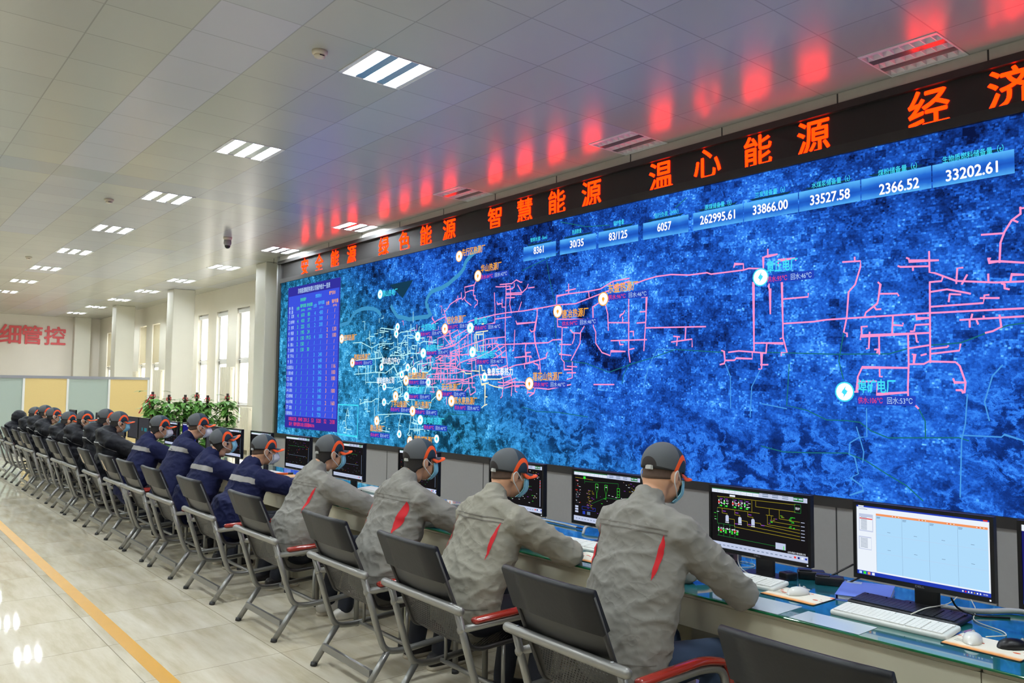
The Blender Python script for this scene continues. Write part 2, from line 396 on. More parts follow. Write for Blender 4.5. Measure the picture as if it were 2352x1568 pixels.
# map drawn on the wall display: polylines in centimetres on the wall (X, Z)
NET = {
    'pink': '-421,301 -421,294 -411,295;-421,294 -426,294 -426,283;-410,284 -410,289 -393,289 -392,287;-420,268 -420,263 -419,263 -419,239;-407,268 -406,229 -406,216 -402,202 -408,202 -408,199;-406,252 -380,252 -380,255;-406,229 -375,229 -363,230 -328,230 -297,230 -275,230 -208,229;-347,280 -331,279 -331,274 -336,259 -342,253 -344,231 -347,218 -344,217 -344,214;-336,283 -336,280;-316,259 -314,257 -316,245 -317,241 -327,234 -328,231;-314,249 -300,248 -299,246;-320,239 -318,236 -314,236;-292,277 -290,276 -290,274 -267,272;-299,271 -297,270 -274,268 -274,265;-274,280 -274,263 -270,262 -254,254 -254,252;-287,269 -287,266;-274,255 -265,255 -264,258;-274,255 -275,190;-274,247 -261,248 -247,244 -244,243;-259,244 -260,238;-259,244 -251,243;-274,235 -235,235 -234,241 -231,241;-237,239 -224,238;-254,253 -253,264 -249,264;-254,254 -226,250 -207,249;-250,251 -246,258;-231,257 -231,251;-216,250 -215,255 -207,254;-222,249 -220,248 -220,245 -217,244;-222,279 -223,266 -207,263;-231,269 -230,269 -230,266 -223,266;-252,223 -208,223;-244,223 -243,227;-245,222 -245,217;-240,222 -239,219;-235,225 -235,223;-224,225 -223,216 -229,213 -234,212;-285,230 -285,226 -275,226;-304,230 -305,215;-304,222 -296,221 -296,223;-332,211 -332,214 -275,214;-331,215 -331,222 -326,222;-324,217 -325,203 -327,203;-316,214 -316,198;-320,202 -317,202 -318,199;-292,214 -292,202;-286,214 -285,207 -284,207;-292,202 -276,204;-275,221 -286,221 -287,216 -290,216;-292,202 -292,189 -280,189 -276,191 -256,190 -253,187 -249,174 -250,166 -251,166 -252,168 -256,168;-258,177 -257,174 -250,174;-275,201 -262,202 -261,203;-275,197 -253,199 -252,204;-289,197 -287,197 -288,189;-282,196 -278,197;-341,166 -336,166 -335,179 -331,187 -292,186;-316,186 -316,179 -314,179;-292,189 -293,170 -293,163;-318,173 -319,164 -294,166;-335,175 -319,175;-289,157 -285,153;-429,212 -406,210;-423,211 -424,202 -429,202 -429,191 -422,191;-780,267 -752,268 -715,270 -682,269 -657,274 -627,280;-715,270 -715,281 -694,282 -660,282 -641,283 -621,290 -596,291;-699,286 -682,287;-694,294 -694,282;-660,282 -659,275;-621,289 -620,283 -596,288;-588,284 -573,287 -557,289 -537,289 -514,286 -491,286 -486,284 -468,284 -448,284 -442,285 -427,283;-459,288 -458,291 -448,290 -448,284;-426,283 -426,294 -421,295 -411,295;-421,295 -421,301;-423,270 -437,271 -437,204;-437,212 -406,211;-474,206 -471,205 -470,196 -459,196 -457,198 -439,197 -439,204;-466,204 -454,205 -424,202 -423,211;-428,202 -429,187 -432,187;-430,191 -423,191;-470,196 -471,193 -476,192;-421,266 -419,261 -419,239;-406,268 -406,216 -409,215;-627,268 -643,267 -653,263 -652,240 -648,233 -648,220 -638,209 -625,205 -624,210 -602,209;-633,265 -629,253 -628,234;-628,243 -596,241;-597,276 -597,208 -595,197;-624,222 -571,221;-610,248 -610,250 -605,252 -603,255;-606,248 -606,242;-578,268 -571,268 -572,244 -575,209;-585,240 -573,240;-580,252 -572,252;-573,234 -493,231;-518,231 -519,219;-537,217 -510,219 -510,211;-529,222 -530,213;-534,223 -526,222;-595,231 -590,231 -590,226;-596,211 -589,212;-611,221 -610,217 -605,217;-714,258 -713,243 -696,241;-712,252 -662,249 -661,250;-705,242 -706,203 -701,199 -701,190 -687,190;-667,241 -673,234 -674,221 -689,201;-691,238 -686,234 -673,233;-684,233 -684,227 -687,221;-709,221 -689,220;-710,209 -689,207;-696,194 -679,193;-696,186 -681,186;-687,199 -687,180 -696,178;-752,268 -751,261 -757,241 -754,224 -746,204 -744,187;-780,225 -730,224 -722,227 -705,227;-779,198 -734,205 -732,211;-774,214 -773,223;-779,208 -762,208;-765,213 -772,213 -772,199;-757,199 -749,197 -747,192;-651,172 -619,172;-880,316 -884,311 -907,310 -905,298 -906,292 -902,289 -891,283;-884,311 -886,303 -886,296 -882,296 -882,291 -876,288 -877,283 -881,282 -883,279;-905,302 -899,303 -891,304 -884,303;-906,296 -912,292 -914,295 -923,294 -933,291 -942,288 -947,283 -956,278;-915,303 -914,294;-923,299 -923,291;-927,295 -927,289;-958,282 -953,272 -948,262 -941,257;-989,262 -973,267 -953,271;-986,273 -988,271 -980,264 -979,262;-827,306 -802,305 -793,309 -784,305 -781,305;-836,304 -828,303 -805,302;-814,306 -814,292 -815,243;-806,302 -804,291 -806,278 -802,266;-797,305 -797,300 -801,298 -813,298;-814,293 -781,291 -772,296 -769,301;-790,302 -781,291;-813,291 -782,289;-769,296 -757,296;-815,287 -796,286;-839,296 -837,275 -837,255 -860,253;-833,283 -832,280 -823,280;-822,286 -822,275 -816,275;-903,257 -892,261 -873,263 -838,266 -812,267 -778,267 -757,268 -730,269;-782,279 -788,267;-837,260 -803,261;-751,268 -751,259 -755,240;-793,255 -791,251 -753,251;-815,254 -814,225 -809,193;-795,243 -796,224 -797,216 -800,216;-753,251 -757,237 -755,224 -746,204 -744,186;-765,242 -762,239 -757,240;-730,224 -756,224 -814,225 -828,225 -833,227 -872,225;-972,223 -932,227 -920,232 -901,241 -884,246;-972,224 -972,240 -958,242 -940,250;-959,224 -946,226 -926,230;-951,214 -932,220 -919,222 -890,228 -855,234 -815,235;-951,212 -919,214 -891,214 -877,213;-925,195 -917,202 -904,205 -872,210 -848,216 -828,225;-895,204 -872,207;-978,203 -925,202;-967,199 -954,200 -926,197;-985,195 -925,195 -910,192 -888,190 -888,180;-987,187 -923,188 -913,190;-1000,182 -989,180 -908,179;-946,173 -910,177 -876,185 -830,185 -823,187;-953,215 -952,196;-939,217 -939,204;-927,221 -926,195;-940,202 -939,174;-929,196 -929,188;-963,198 -963,189;-972,199 -980,173;-954,187 -954,173;-907,194 -907,177 -911,165;-919,232 -919,222 -915,193;-898,242 -896,212;-889,245 -888,204 -887,190;-879,206 -878,192;-858,232 -857,217;-843,233 -841,220;-944,250 -938,235 -932,227;-956,241 -939,228;-940,245 -922,250 -916,240;-933,239 -901,249;-927,243 -926,237;-843,206 -828,210 -814,217;-834,216 -816,223;-833,225 -822,215 -822,208 -812,208;-836,214 -830,210 -831,206;-845,197 -832,198 -827,193 -810,197;-809,193 -793,197 -766,199 -745,203 -733,206 -734,208 -731,212;-772,223 -774,217 -772,199;-773,212 -763,213;-795,207 -765,208 -761,206;-765,208 -765,199;-757,199 -748,196 -748,191;-775,197 -774,192;-829,175 -817,174 -793,175 -777,175 -772,173;-828,170 -818,170 -799,174;-815,167 -799,170 -777,171 -770,169 -729,166 -689,172;-821,185 -817,175 -820,156 -823,154;-804,186 -799,175 -801,157;-818,181 -804,183;-813,175 -792,180;-794,177 -793,163 -789,162;-792,169 -785,169;-768,166 -769,160;-768,162 -757,161;-754,167 -756,161 -765,157;-939,164 -909,164;-905,161 -896,167 -892,167;-894,179 -894,168 -890,157 -878,162 -880,168 -886,168 -887,174 -881,174;-910,173 -881,174;-886,182 -886,175;-971,213 -963,215 -954,215;-977,211 -969,212;-968,208 -956,206;-960,214 -958,209;-935,213 -927,211;-924,216 -918,211;-924,208 -921,204;-981,203 -980,200;-952,194 -945,193;-940,192 -929,192;-999,184 -990,185;-969,184 -969,181;-962,185 -962,175;-949,180 -949,174;-945,184 -945,175;-931,184 -931,180;-923,185 -923,180;-850,232 -850,226;-852,222 -848,224 -846,223;-836,234 -837,226;-832,234 -833,230;-868,223 -869,216;-881,227 -885,222;-208,305 -208,300 -214,296 -219,288 -222,280 -223,265;-235,288 -220,287;-213,296 -210,294;-208,304 -203,304',
    'cream': '-882,242 -880,225 -877,218 -873,217;-879,244 -879,240 -874,218;-879,244 -852,245;-879,241 -862,241;-862,245 -862,217;-873,240 -873,235;-870,184 -870,198 -865,198 -864,191 -858,191 -857,185;-888,191 -870,190;-912,190 -905,190 -902,187 -888,187 -888,182;-870,184 -867,179 -865,172 -849,174;-867,179 -825,179 -818,181;-865,171 -857,171 -857,144 -864,140;-849,172 -836,169 -818,167;-857,155 -852,155 -852,155;-859,143 -852,145;-886,252 -878,253;-862,253 -862,255 -866,255',
    'cyan': '-1230,243 -1201,243 -1165,232 -1143,238 -1101,237 -1095,239;-1198,242 -1199,231 -1199,223;-1140,238 -1138,225 -1129,216 -1138,188;-1224,211 -1210,213 -1154,214 -1129,216;-1173,261 -1173,245;-1173,252 -1157,251;-1140,262 -1136,264 -1095,259;-1095,262 -1095,249;-1140,260 -1113,257;-1141,257 -1125,256 -1126,262;-1080,252 -1075,254 -1047,254;-1046,265 -1046,248;-1067,248 -1044,248 -1034,245 -1026,246;-1080,236 -1072,237 -1061,247;-1055,246 -1053,219;-1054,245 -1046,243 -1026,244;-1026,242 -1027,236 -1021,234 -1009,237 -976,234;-1024,242 -1008,242 -1008,236;-1023,250 -1023,258 -1021,260;-1030,249 -1035,253 -1037,260;-1107,217 -1098,218 -1063,217 -1046,220 -1013,218;-1094,218 -1093,223 -1082,222;-1073,227 -1073,235 -1065,238 -1055,237;-1027,235 -1030,219 -1026,210;-1039,218 -1038,209 -1044,203 -1042,199;-1165,214 -1167,192;-1153,224 -1153,214 -1151,192;-1144,228 -1144,215;-1176,203 -1176,191;-1184,203 -1184,191;-1208,188 -1209,202 -1184,201;-1096,206 -1083,189 -1079,187;-1083,189 -1063,194 -1039,199 -1031,205 -1020,207;-1024,203 -1014,203 -983,205 -985,209;-1014,203 -1012,191 -997,190 -989,195 -988,203;-1014,204 -1012,212;-1078,220 -1085,225 -1074,227;-1066,225 -1062,220;-1051,225 -1047,223 -1052,222;-1043,231 -1042,227 -1033,226 -1035,232;-1042,232 -1028,231;-983,237 -976,238;-1073,216 -1068,213 -1063,213;-1054,218 -1053,212;-1043,213 -1038,213;-1021,227 -1022,220;-1019,234 -1020,231;-1003,236 -1002,232;-1193,227 -1191,222;-1175,226 -1173,213;-1092,203 -1079,204;-1061,208 -1058,206 -1067,202;-1158,227 -1155,224 -1144,224;-1148,228 -1149,223;-1045,198 -1046,189;-1027,189 -1024,202;-1041,196 -1029,195;-1019,203 -1020,191;-1001,198 -1008,197;-994,203 -995,195;-1223,189 -1182,190 -1149,192 -1119,190 -1094,200;-1209,203 -1208,189;-1184,203 -1183,172;-1175,203 -1176,177;-1167,202 -1167,191;-1150,202 -1150,192;-1134,200 -1138,190 -1141,167 -1139,157 -1141,127;-1181,175 -1140,175;-1165,175 -1170,167;-1139,168 -1134,171 -1127,169;-1117,167 -1096,166 -1094,168;-1202,138 -1184,142 -1162,143 -1149,148 -1140,148;-1177,148 -1176,125;-1188,146 -1176,146;-1141,122 -1070,126 -1044,125;-1141,122 -1136,113 -1137,102;-1070,125 -1076,109 -1077,96 -1082,93;-1041,124 -1045,105 -1046,98 -1051,94;-1045,103 -989,105;-1024,112 -1022,97;-1016,107 -1017,96;-1035,119 -1028,116 -1021,116;-1035,124 -1034,112 -1020,111;-1094,200 -1073,177 -1068,172 -1067,157;-1083,175 -1060,180;-1093,183 -1059,184;-1087,186 -1070,191 -1056,194;-1054,172 -1053,162 -1056,157;-1055,168 -1028,168;-1050,149 -1031,148;-1040,147 -1038,137;-1116,142 -1109,140 -1100,146 -1079,148;-1098,162 -1070,168;-1073,168 -1072,154 -1079,153;-1001,186 -1001,166 -1005,156 -995,153;-1001,168 -972,168 -969,164;-973,155 -986,148 -990,137 -993,134;-1001,180 -1054,180;-1000,187 -981,187;-1014,200 -1014,191 -997,190 -988,194 -988,199;-1243,131 -1248,120 -1251,108 -1247,98 -1248,88 -1257,88;-1261,102 -1258,108 -1251,108;-1241,127 -1240,114;-1248,118 -1237,118;-1247,94 -1230,94 -1230,96;-1255,96 -1247,97;-1138,99 -1126,97 -1104,96;-1114,103 -1114,98;-1107,101 -1103,101;-1203,147 -1197,145 -1201,139;-1185,130 -1177,131;-1176,127 -1167,127;-1163,183 -1160,187;-1069,157 -1076,154;-1091,166 -1084,161;-1008,193 -1011,198;-1039,98 -1038,90 -1044,87;-1049,93 -1042,94;-1034,101 -1017,102;-1004,104 -1002,101;-996,104 -992,103;-1076,108 -1069,107;-1010,108 -1008,109;-1024,132 -1020,136 -1006,134;-1076,152 -1061,154;-1056,144 -1046,139;-1069,145 -1070,136',
    'inset': '-1278,136 -1207,136 -1208,83 -1278,84 -1278,136',
    'river': '-1279,276 -1264,278 -1249,279 -1242,283 -1235,289 -1228,294 -1220,297 -1202,300 -1184,300 -1164,298 -1151,294 -1141,288 -1139,285;-1106,298 -1102,293 -1096,288 -1091,283 -1084,279 -1069,277 -1052,273 -1027,274 -1000,274 -993,277 -998,283 -1001,288 -1001,292;-1003,289 -1005,296 -1002,302 -997,307 -990,311 -978,313 -965,314 -954,317 -946,319 -935,324 -924,328 -915,333 -909,338 -907,343 -904,347 -899,350 -893,354 -880,359 -872,363',
    'road': '-400,191 -403,153 -383,149 -364,141 -346,141 -334,140 -324,133 -310,128 -255,131 -248,129;-429,203 -355,199 -308,198 -292,202 -275,204 -252,205 -233,212 -218,217 -208,218;-430,114 -407,110 -379,111 -346,113 -330,108 -310,97 -296,90 -283,79;-280,129 -280,143 -285,153;-347,218 -352,193 -348,177;-734,327 -729,305 -720,277 -718,249 -715,214 -704,201 -664,197 -627,186 -592,195 -563,201 -532,209 -471,204;-781,320 -715,334;-710,373 -665,360 -627,356;-517,368 -531,360;-779,143 -751,138 -711,138 -661,134;-607,173 -605,183 -596,195;-953,124 -944,130 -921,129 -900,129;-938,114 -920,104 -899,80;-967,113 -953,120 -942,128',
    'lightroad': '-328,152 -328,128 -335,127 -343,122 -344,112 -339,110 -336,96 -343,92 -333,86 -332,82 -344,77;-337,136 -331,115 -332,106;-248,165 -250,142 -253,129 -255,85;-223,187 -230,179 -236,159 -233,145;-254,133 -225,133 -223,135 -210,131;-429,154 -403,150;-470,193 -464,180 -464,149;-430,187 -440,170 -442,141;-575,170 -569,190 -557,210 -532,209',
}
LABELS = [
    ('o', '先行区热源厂', (-914, 360), (-921, 356), None, None),
    ('o', '华山热源厂', (-869, 332), (-876, 323), (-869, 320), ('84', '42')),
    ('c', '鹊山热电厂', (-1132, 320), (-1141, 320), None, None),
    ('o', '轻化热源厂', (-948, 265), (-954, 253), (-948, 255), ('27', '29')),
    ('c', '黄台电厂', (-883, 260), (-892, 251), (-882, 250), ('83', '46')),
    ('c', '北郊热电厂', (-1016, 258), (-1026, 245), (-1018, 248), ('94', '47')),
    ('c', '明湖热电厂', (-1002, 226), (-1010, 219), (-1001, 219), ('94', '47')),
    ('c', '历城热电厂', (-876, 213), (-886, 217), (-876, 203), ('90', '46')),
    ('o', '莲花山热源厂', (-758, 182), (-765, 173), (-756, 172), ('98', '46')),
    ('o', '东盛热源厂', (-628, 282), (-636, 271), (-628, 272), ('96', '46')),
    ('o', '唐冶热源厂', (-705, 258), (-713, 262), (-705, 246), ('94', '46')),
    ('C', '章丘电厂', (-422, 284), (-429, 275), (-422, 272), ('95', '46')),
    ('C', '埠矿电厂', (-335, 171), (-347, 166), (-335, 159), ('106', '53')),
    ('o', '浆水泉热源厂', (-928, 149), (-935, 148), (-927, 139), ('98', '46')),
    ('o', '开元热源厂', (-960, 168), (-966, 156), (-960, 158), ('87', '47')),
    ('o', '西八热源厂', (-1031, 141), (-1037, 131), (-1030, 130), ('87', '49')),
    ('o', '丁字山热源厂', (-1101, 141), (-1087, 153), (-1101, 132), ('91', '45')),
    ('o', '岔路街热源厂', (-1050, 185), (-1057, 178), (-1048, 175), ('91', '46')),
    ('c', '南郊热源厂', (-1049, 163), (-1055, 153), (-1048, 153), ('98', '49')),
    ('c', '金鸡岭热源厂', (-1006, 118), (-1015, 118), (-1005, 108), ('87', '46')),
    ('o', '腊山热源厂', (-1164, 100), (-1144, 112), (-1163, 89), ('88', '45')),
    ('o', '西郊热源厂', (-1262, 253), (-1271, 252), None, None),
    ('o', '西客站热源厂', (-1224, 218), (-1230, 209), (-1222, 208), ('72', '41')),
    ('o', '领秀城热源厂', (-1031, 89), (-1043, 84), None, None),
    ('w', '匡山热力中心', (-1130, 210), (-1132, 200), None, None),
    ('w', '鲁泰东泰热力', (-852, 189), (-858, 182), None, None),
    ('w', '琥珀供热公司', (-1146, 178), None, None, None),
]
CARDS = [('管网长度（km）', '8361', (-749, 343), (-749, 357)), ('热源数量', '30/35', (-680, 342), (-680, 356)), ('锅炉数量', '83/125', (-613, 342), (-612, 356)), ('运行负荷（MW）', '6057', (-546, 342), (-543, 355)), ('原煤储备量（t）', '262995.61', (-478, 341), (-477, 353)), ('兰炭储备量（t）', '33866.00', (-418, 341), (-418, 355)), ('水煤浆储备量（t）', '33527.58', (-358, 340), (-357, 353)), ('煤粉储备量（t）', '2366.52', (-297, 338), (-298, 352)), ('生物质燃料储备量（t）', '33202.61', (-241, 339), (-240, 352))]
RINGS = [(-1085, 263), (-1088, 252), (-1132, 200), (-1053, 198), (-1035, 192), (-1070, 187), (-995, 175), (-1122, 168), (-1122, 143), (-1074, 94), (-971, 92), (-858, 182)]
# ------------------------------------------------------------------ video wall
YW = 6.68; XL, XR = -15.35, 1.6
def m_map():
    m = bpy.data.materials.new('satellite_map'); m.use_nodes = True; n = m.node_tree.nodes; n.remove(n['Principled BSDF'])
    g = NG(m); x, y, z = g.xyz(); p = g.comb(x, z)
    big = g.noise(p, .5, 5., .6); mid = g.noise(p, 2.2, 8., .72); fine = g.noise(p, 9., 9., .78)
    def cells(sx, sz):
        cz = g.math('FLOOR', g.math('MULTIPLY', g.math('ADD', z, g.math('MULTIPLY', x, .06)), sz)); cx = g.math('FLOOR', g.math('ADD', g.math('MULTIPLY', g.math('SUBTRACT', x, g.math('MULTIPLY', z, .06)), sx), g.math('MULTIPLY', cz, .37)))
        w = g.node('ShaderNodeTexWhiteNoise', noise_dimensions='2D'); g.l.new(g.comb(cx, cz), w.inputs['Vector']); q = g.node('ShaderNodeSeparateColor'); g.l.new(w.outputs['Color'], q.inputs[0]); return q.outputs
    v0, v1, v2 = cells(1.7, 2.6), cells(11., 15.), cells(52., 64.)
    t = g.math('MULTIPLY', v1[0], .09); t = g.math('ADD', t, g.math('MULTIPLY', v0[2], .07)); t = g.math('ADD', t, g.math('MULTIPLY', v2[1], .11)); t = g.math('ADD', t, g.math('MULTIPLY', fine, .6)); t = g.math('ADD', t, g.math('MULTIPLY', mid, .75)); t = g.math('ADD', t, g.math('MULTIPLY', big, .7))
    t = g.math('MULTIPLY', g.math('SUBTRACT', t, .77), 1.15)
    t = g.math('SUBTRACT', t, g.math('MULTIPLY', g.smooth(z, 2.5, 3.4), .13))
    vill = g.math('MULTIPLY', g.math('GREATER_THAN', v1[1], .72), g.math('GREATER_THAN', v2[0], .42)); t = g.math('ADD', t, g.math('MULTIPLY', vill, .15))
    grove = g.math('GREATER_THAN', v1[2], .84); t = g.math('SUBTRACT', t, g.math('MULTIPLY', grove, .11))
    lot = g.math('MULTIPLY', g.math('GREATER_THAN', v2[2], .9), g.math('GREATER_THAN', mid, .47)); t = g.math('ADD', t, g.math('MULTIPLY', lot, .17))
    t = g.math('ADD', g.math('MULTIPLY', g.math('SUBTRACT', t, .36), 1.2), .355)
    # dark wooded ridge curving under the eastern plant
    rr = g.math('SQRT', g.math('ADD', g.math('POWER', g.math('DIVIDE', g.math("ADD", x, 6.1), 1.15), 2.), g.math('POWER', g.math("SUBTRACT", z, 2.45), 2.))); rr = g.math('ADD', rr, g.math('MULTIPLY', g.math('SUBTRACT', mid, .5), .35))
    dk = g.math('MULTIPLY', g.math('MULTIPLY', g.smooth(rr, .38, .44), g.smooth(rr, .60, .53)), g.smooth(g.math('ADD', x, g.math('MULTIPLY', z, .8)), -4.05, -4.35)); t = g.math('SUBTRACT', t, g.math('MULTIPLY', dk, .34))
    # ridged hills along the lower part
    wx = g.math('ADD', x, g.math('MULTIPLY', mid, .9)); wz = g.math('ADD', z, g.math('MULTIPLY', big, 1.2))
    w = g.noise(g.comb(wx, wz), 3.6, 9., .66)
    rid = g.math('MAXIMUM', 0., g.math('SUBTRACT', 1., g.math('MULTIPLY', g.math('ABSOLUTE', g.math('SUBTRACT', w, .5)), 9.)))
    rid = g.math('ADD', g.math('MULTIPLY', g.math('POWER', rid, 1.6), .52), .10)
    hm = g.math('MAXIMUM', g.math('MULTIPLY', g.smooth(g.math('ADD', z, g.math('MULTIPLY', mid, .5)), 1.95, 1.35), g.smooth(x, -12.2, -9.2)), g.math('MULTIPLY', g.smooth(z, 2.1, 1.6), g.smooth(x, -3.0, -2.1)))
    hm = g.math('MULTIPLY', hm, g.smooth(g.noise(p, .9, 2.), .34, .5))
    t = g.math('ADD', g.math('MULTIPLY', t, g.math('SUBTRACT', 1., hm)), g.math('MULTIPLY', g.math('ADD', rid, g.math('MULTIPLY', g.math('SUBTRACT', fine, .45), .8)), hm))
    right = g.ramp(t, [(.0, lin(9, 20, 60)), (.25, lin(18, 54, 134)), (.5, lin(33, 94, 204)), (.72, lin(60, 142, 248)), (.95, lin(122, 208, 255))])
    left = g.ramp(t, [(.0, lin(10, 30, 44)), (.25, lin(20, 72, 100)), (.5, lin(40, 124, 172)), (.72, lin(70, 172, 230)), (.95, lin(140, 232, 255))])
    c = g.mix(g.smooth(g.math('ADD', g.math('ADD', x, g.math('MULTIPLY', mid, 1.5)), g.math('MULTIPLY', g.math('SUBTRACT', z, 2.2), 2.0)), -11.0, -6.4), left, right)
    e = n.new('ShaderNodeEmission'); g.l.new(c, e.inputs[0]); e.inputs[1].default_value = 1.15; g.l.new(e.outputs[0], n['Material Output'].inputs[0])
    return m
mmap = m_map()
PINK, CREAM, CYAN = emis('pipe_pink', lin(255, 150, 205), 1.05), emis('pipe_cream', lin(255, 246, 205), 1.), emis('pipe_cyan', lin(190, 248, 255), 1.)
RIVER, ROAD, LROAD = emis('map_river', lin(66, 150, 200), 1.), emis('map_road', lin(30, 110, 120), 1.), emis('map_lane', lin(74, 156, 232), 1.)
WHITE, ORANGE, CYT, REDT, BLUEB = emis('mark_white', (1, 1, 1), 1.1), emis('mark_orange', lin(255, 176, 60), 1.), emis('mark_cyan', lin(70, 226, 250), 1.), emis('mark_red', lin(250, 66, 110), 1.), emis('mark_blue', lin(38, 70, 190), 1.)
TABB, TABH, TABG, DEEP = emis('table_blue', lin(62, 84, 224), 1.), emis('table_head', lin(52, 50, 158), 1.), emis('table_green', lin(80, 230, 150), 1.), emis('map_deep', lin(22, 60, 84), 1.)
LED = emis("led_red", (13.0, .12, .004), 1.0)
vw = thing('video_wall', 'huge wall display showing a blue satellite map with pink pipelines', 'video wall', (0, YW, 0))
mb = MB(); mb.box(XL-.10, XR, .02, .5, .62, 3.83, mblack); mb.box(XL-.1, XR, -.03, .02, .655, .74, mblack); mb.box(XL-.1, XL, -.03, .02, .74, 3.76, mblack); mb.box(XL-.1, XR, -.03, .02, 3.76, 3.825, mblack); mb.obj('frame', vw)
MB().quad((XL, .0, .74), (XR, .0, .74), (XR, .0, 3.76), (XL, .0, 3.76), mmap).obj('screen_panel', vw)
MB().box(XL-.17, XL-.10, -.03, .5, .0, ZC, malu).obj('edge_trim', vw)
def stroke(mb, pts, w, m, d):
    P = [V((a/100, -d, b/100)) for a, b in pts]; Ls, Rs = [], []
    for i, p in enumerate(P):
        t = (P[min(i+1, len(P)-1)]-P[max(i-1, 0)]); 
        if t.length < 1e-6: t = V((1, 0, 0))
        t.normalize(); nn = V((-t.z, 0, t.x)); k = w/2
        if 0 < i < len(P)-1:
            a = (P[i]-P[i-1]); b = (P[i+1]-P[i])
            if a.length > 1e-6 and b.length > 1e-6: k = min(w, w/2/max(.5, abs(a.normalized().dot(t))))
        e = t*(w/2*.5) if i == len(P)-1 else (-t*(w/2*.5) if i == 0 else V((0, 0, 0)))
        Ls.append(p+nn*k+e); Rs.append(p-nn*k+e)
    n = len(P); mb.add(Ls+Rs, [(i, i+1, n+i+1, n+i) for i in range(n-1)], m)
def strokes(name, key, w, m, d):
    mb = MB()
    for s_ in NET[key].split(';'):
        pts = [tuple(map(int, q.split(','))) for q in s_.split()]
        if len(pts) > 1: stroke(mb, pts, w, m, d)
    return mb.obj(name, vw)
strokes('river', 'river', .065, RIVER, .001); strokes('road', 'road', .010, ROAD, .0015); strokes('lane', 'lightroad', .010, LROAD, .0016)
MB().add([(-11.12, -.001, 3.33), (-10.42, -.001, 3.34), (-10.72, -.001, 3.08)], [(0, 1, 2)], DEEP).obj('lake', vw)
o = strokes('pink_pipeline', 'pink', .0145, PINK, .003); o['label'] = 'pink pipe network'
o = strokes('cream_pipeline', 'cream', .0145, CREAM, .0032); o['label'] = 'cream pipe network'
o = strokes('cyan_pipeline', 'cyan', .014, CYAN, .0028); o['label'] = 'pale cyan pipe network'
# short branch stubs that make the city networks dense
mb = MB(); rs = random.Random(3)
for k in range(170):
    q = rs.random()
    if q < .55: x, z, m = rs.gauss(-9.72, .42), rs.gauss(2.08, .3), PINK
    else: x, z, m = rs.gauss(-11.1, .42), rs.gauss(2.0, .42), CYAN
    if not (-11.95 < x < -8.4 and .9 < z < 2.85): continue
    a = rs.choice((0, pi/2, pi/2+.15, .2)); L = rs.uniform(.06, .17); dx, dz = cos(a)*L, sin(a)*L
    pts = [(x*100, z*100), ((x+dx)*100, (z+dz)*100)]
    if rs.random() < .6: pts.append(((x+dx-dz*.5)*100, (z+dz+dx*.5)*100))
    stroke(mb, pts, .0115, m, .0026)
mb.obj('branch_pipeline', vw)
strokes('inset_frame', 'inset', .022, CYT, .0034)
def disc(mb, x, z, r, m, d, seg=20): mb.add([(x+r*cos(2*pi*i/seg), -d, z+r*sin(2*pi*i/seg)) for i in range(seg)], [tuple(range(seg))], m)
UX, VZ = (1, 0, 0), (0, 0, 1)
mk, nm, tp = MB(), MB(), MB()
for kind, t, p, mk_p, tpp, tt in LABELS:
    big = kind == 'C'; hot = ORANGE if kind == 'o' else (WHITE if kind == 'w' else CYT)
    h = .105 if not big else .115
    nm.text(t, (p[0]/100, -.0062, p[1]/100), UX, VZ, h, hot, w=(.08 if big else .09)*len(t), offs=.018)
    if mk_p:
        x, z = mk_p[0]/100, mk_p[1]/100; r = .082 if not big else .088
        if kind == 'w': r = .06
        disc(mk, x, z, r, hot, .0046); disc(mk, x, z, r*.86, WHITE, .005); disc(mk, x, z, r*.26, ORANGE if kind == 'o' else CYT, .0054, 8)
        if kind == 'o': mk.add([(x-r*.24, -.0054, z), (x+r*.24, -.0054, z), (x, -.0054, z-r*.5)], [(0, 1, 2)], ORANGE)
        if big: mk.add([(x+.012, -.0058, z+.05), (x-.03, -.0058, z-.008), (x-.002, -.0058, z-.004), (x-.012, -.0058, z-.05), (x+.03, -.0058, z+.01), (x+.002, -.0058, z+.006)], [(0, 1, 2, 5), (2, 3, 4, 5)], CYT)
    if tt:
        x, z = tpp[0]/100, tpp[1]/100
        k = .48 if big else .6; tp.quad((x-.01, -.004, z-.04), (x+k, -.004, z-.04), (x+k, -.004, z+.04), (x-.01, -.004, z+.04), BLUEB)
        tp.text('供水:%s℃' % tt[0], (x, -.0062, z), UX, VZ, .058, REDT, w=k*.44); tp.text('回水:%s℃' % tt[1], (x+k*.52, -.0062, z), UX, VZ, .058, emis('mark_pale', lin(190, 220, 255), 1.) if 'mark_pale' not in MATS else MATS['mark_pale'], w=k*.43)
for x, z in RINGS:
    disc(mk, x/100, z/100, .062, WHITE, .0047, 16); disc(mk, x/100, z/100, .026, CYT, .0051, 12)
mk.obj('station_marker', vw); nm.obj('station_name', vw); tp.obj('temperature_readout', vw)
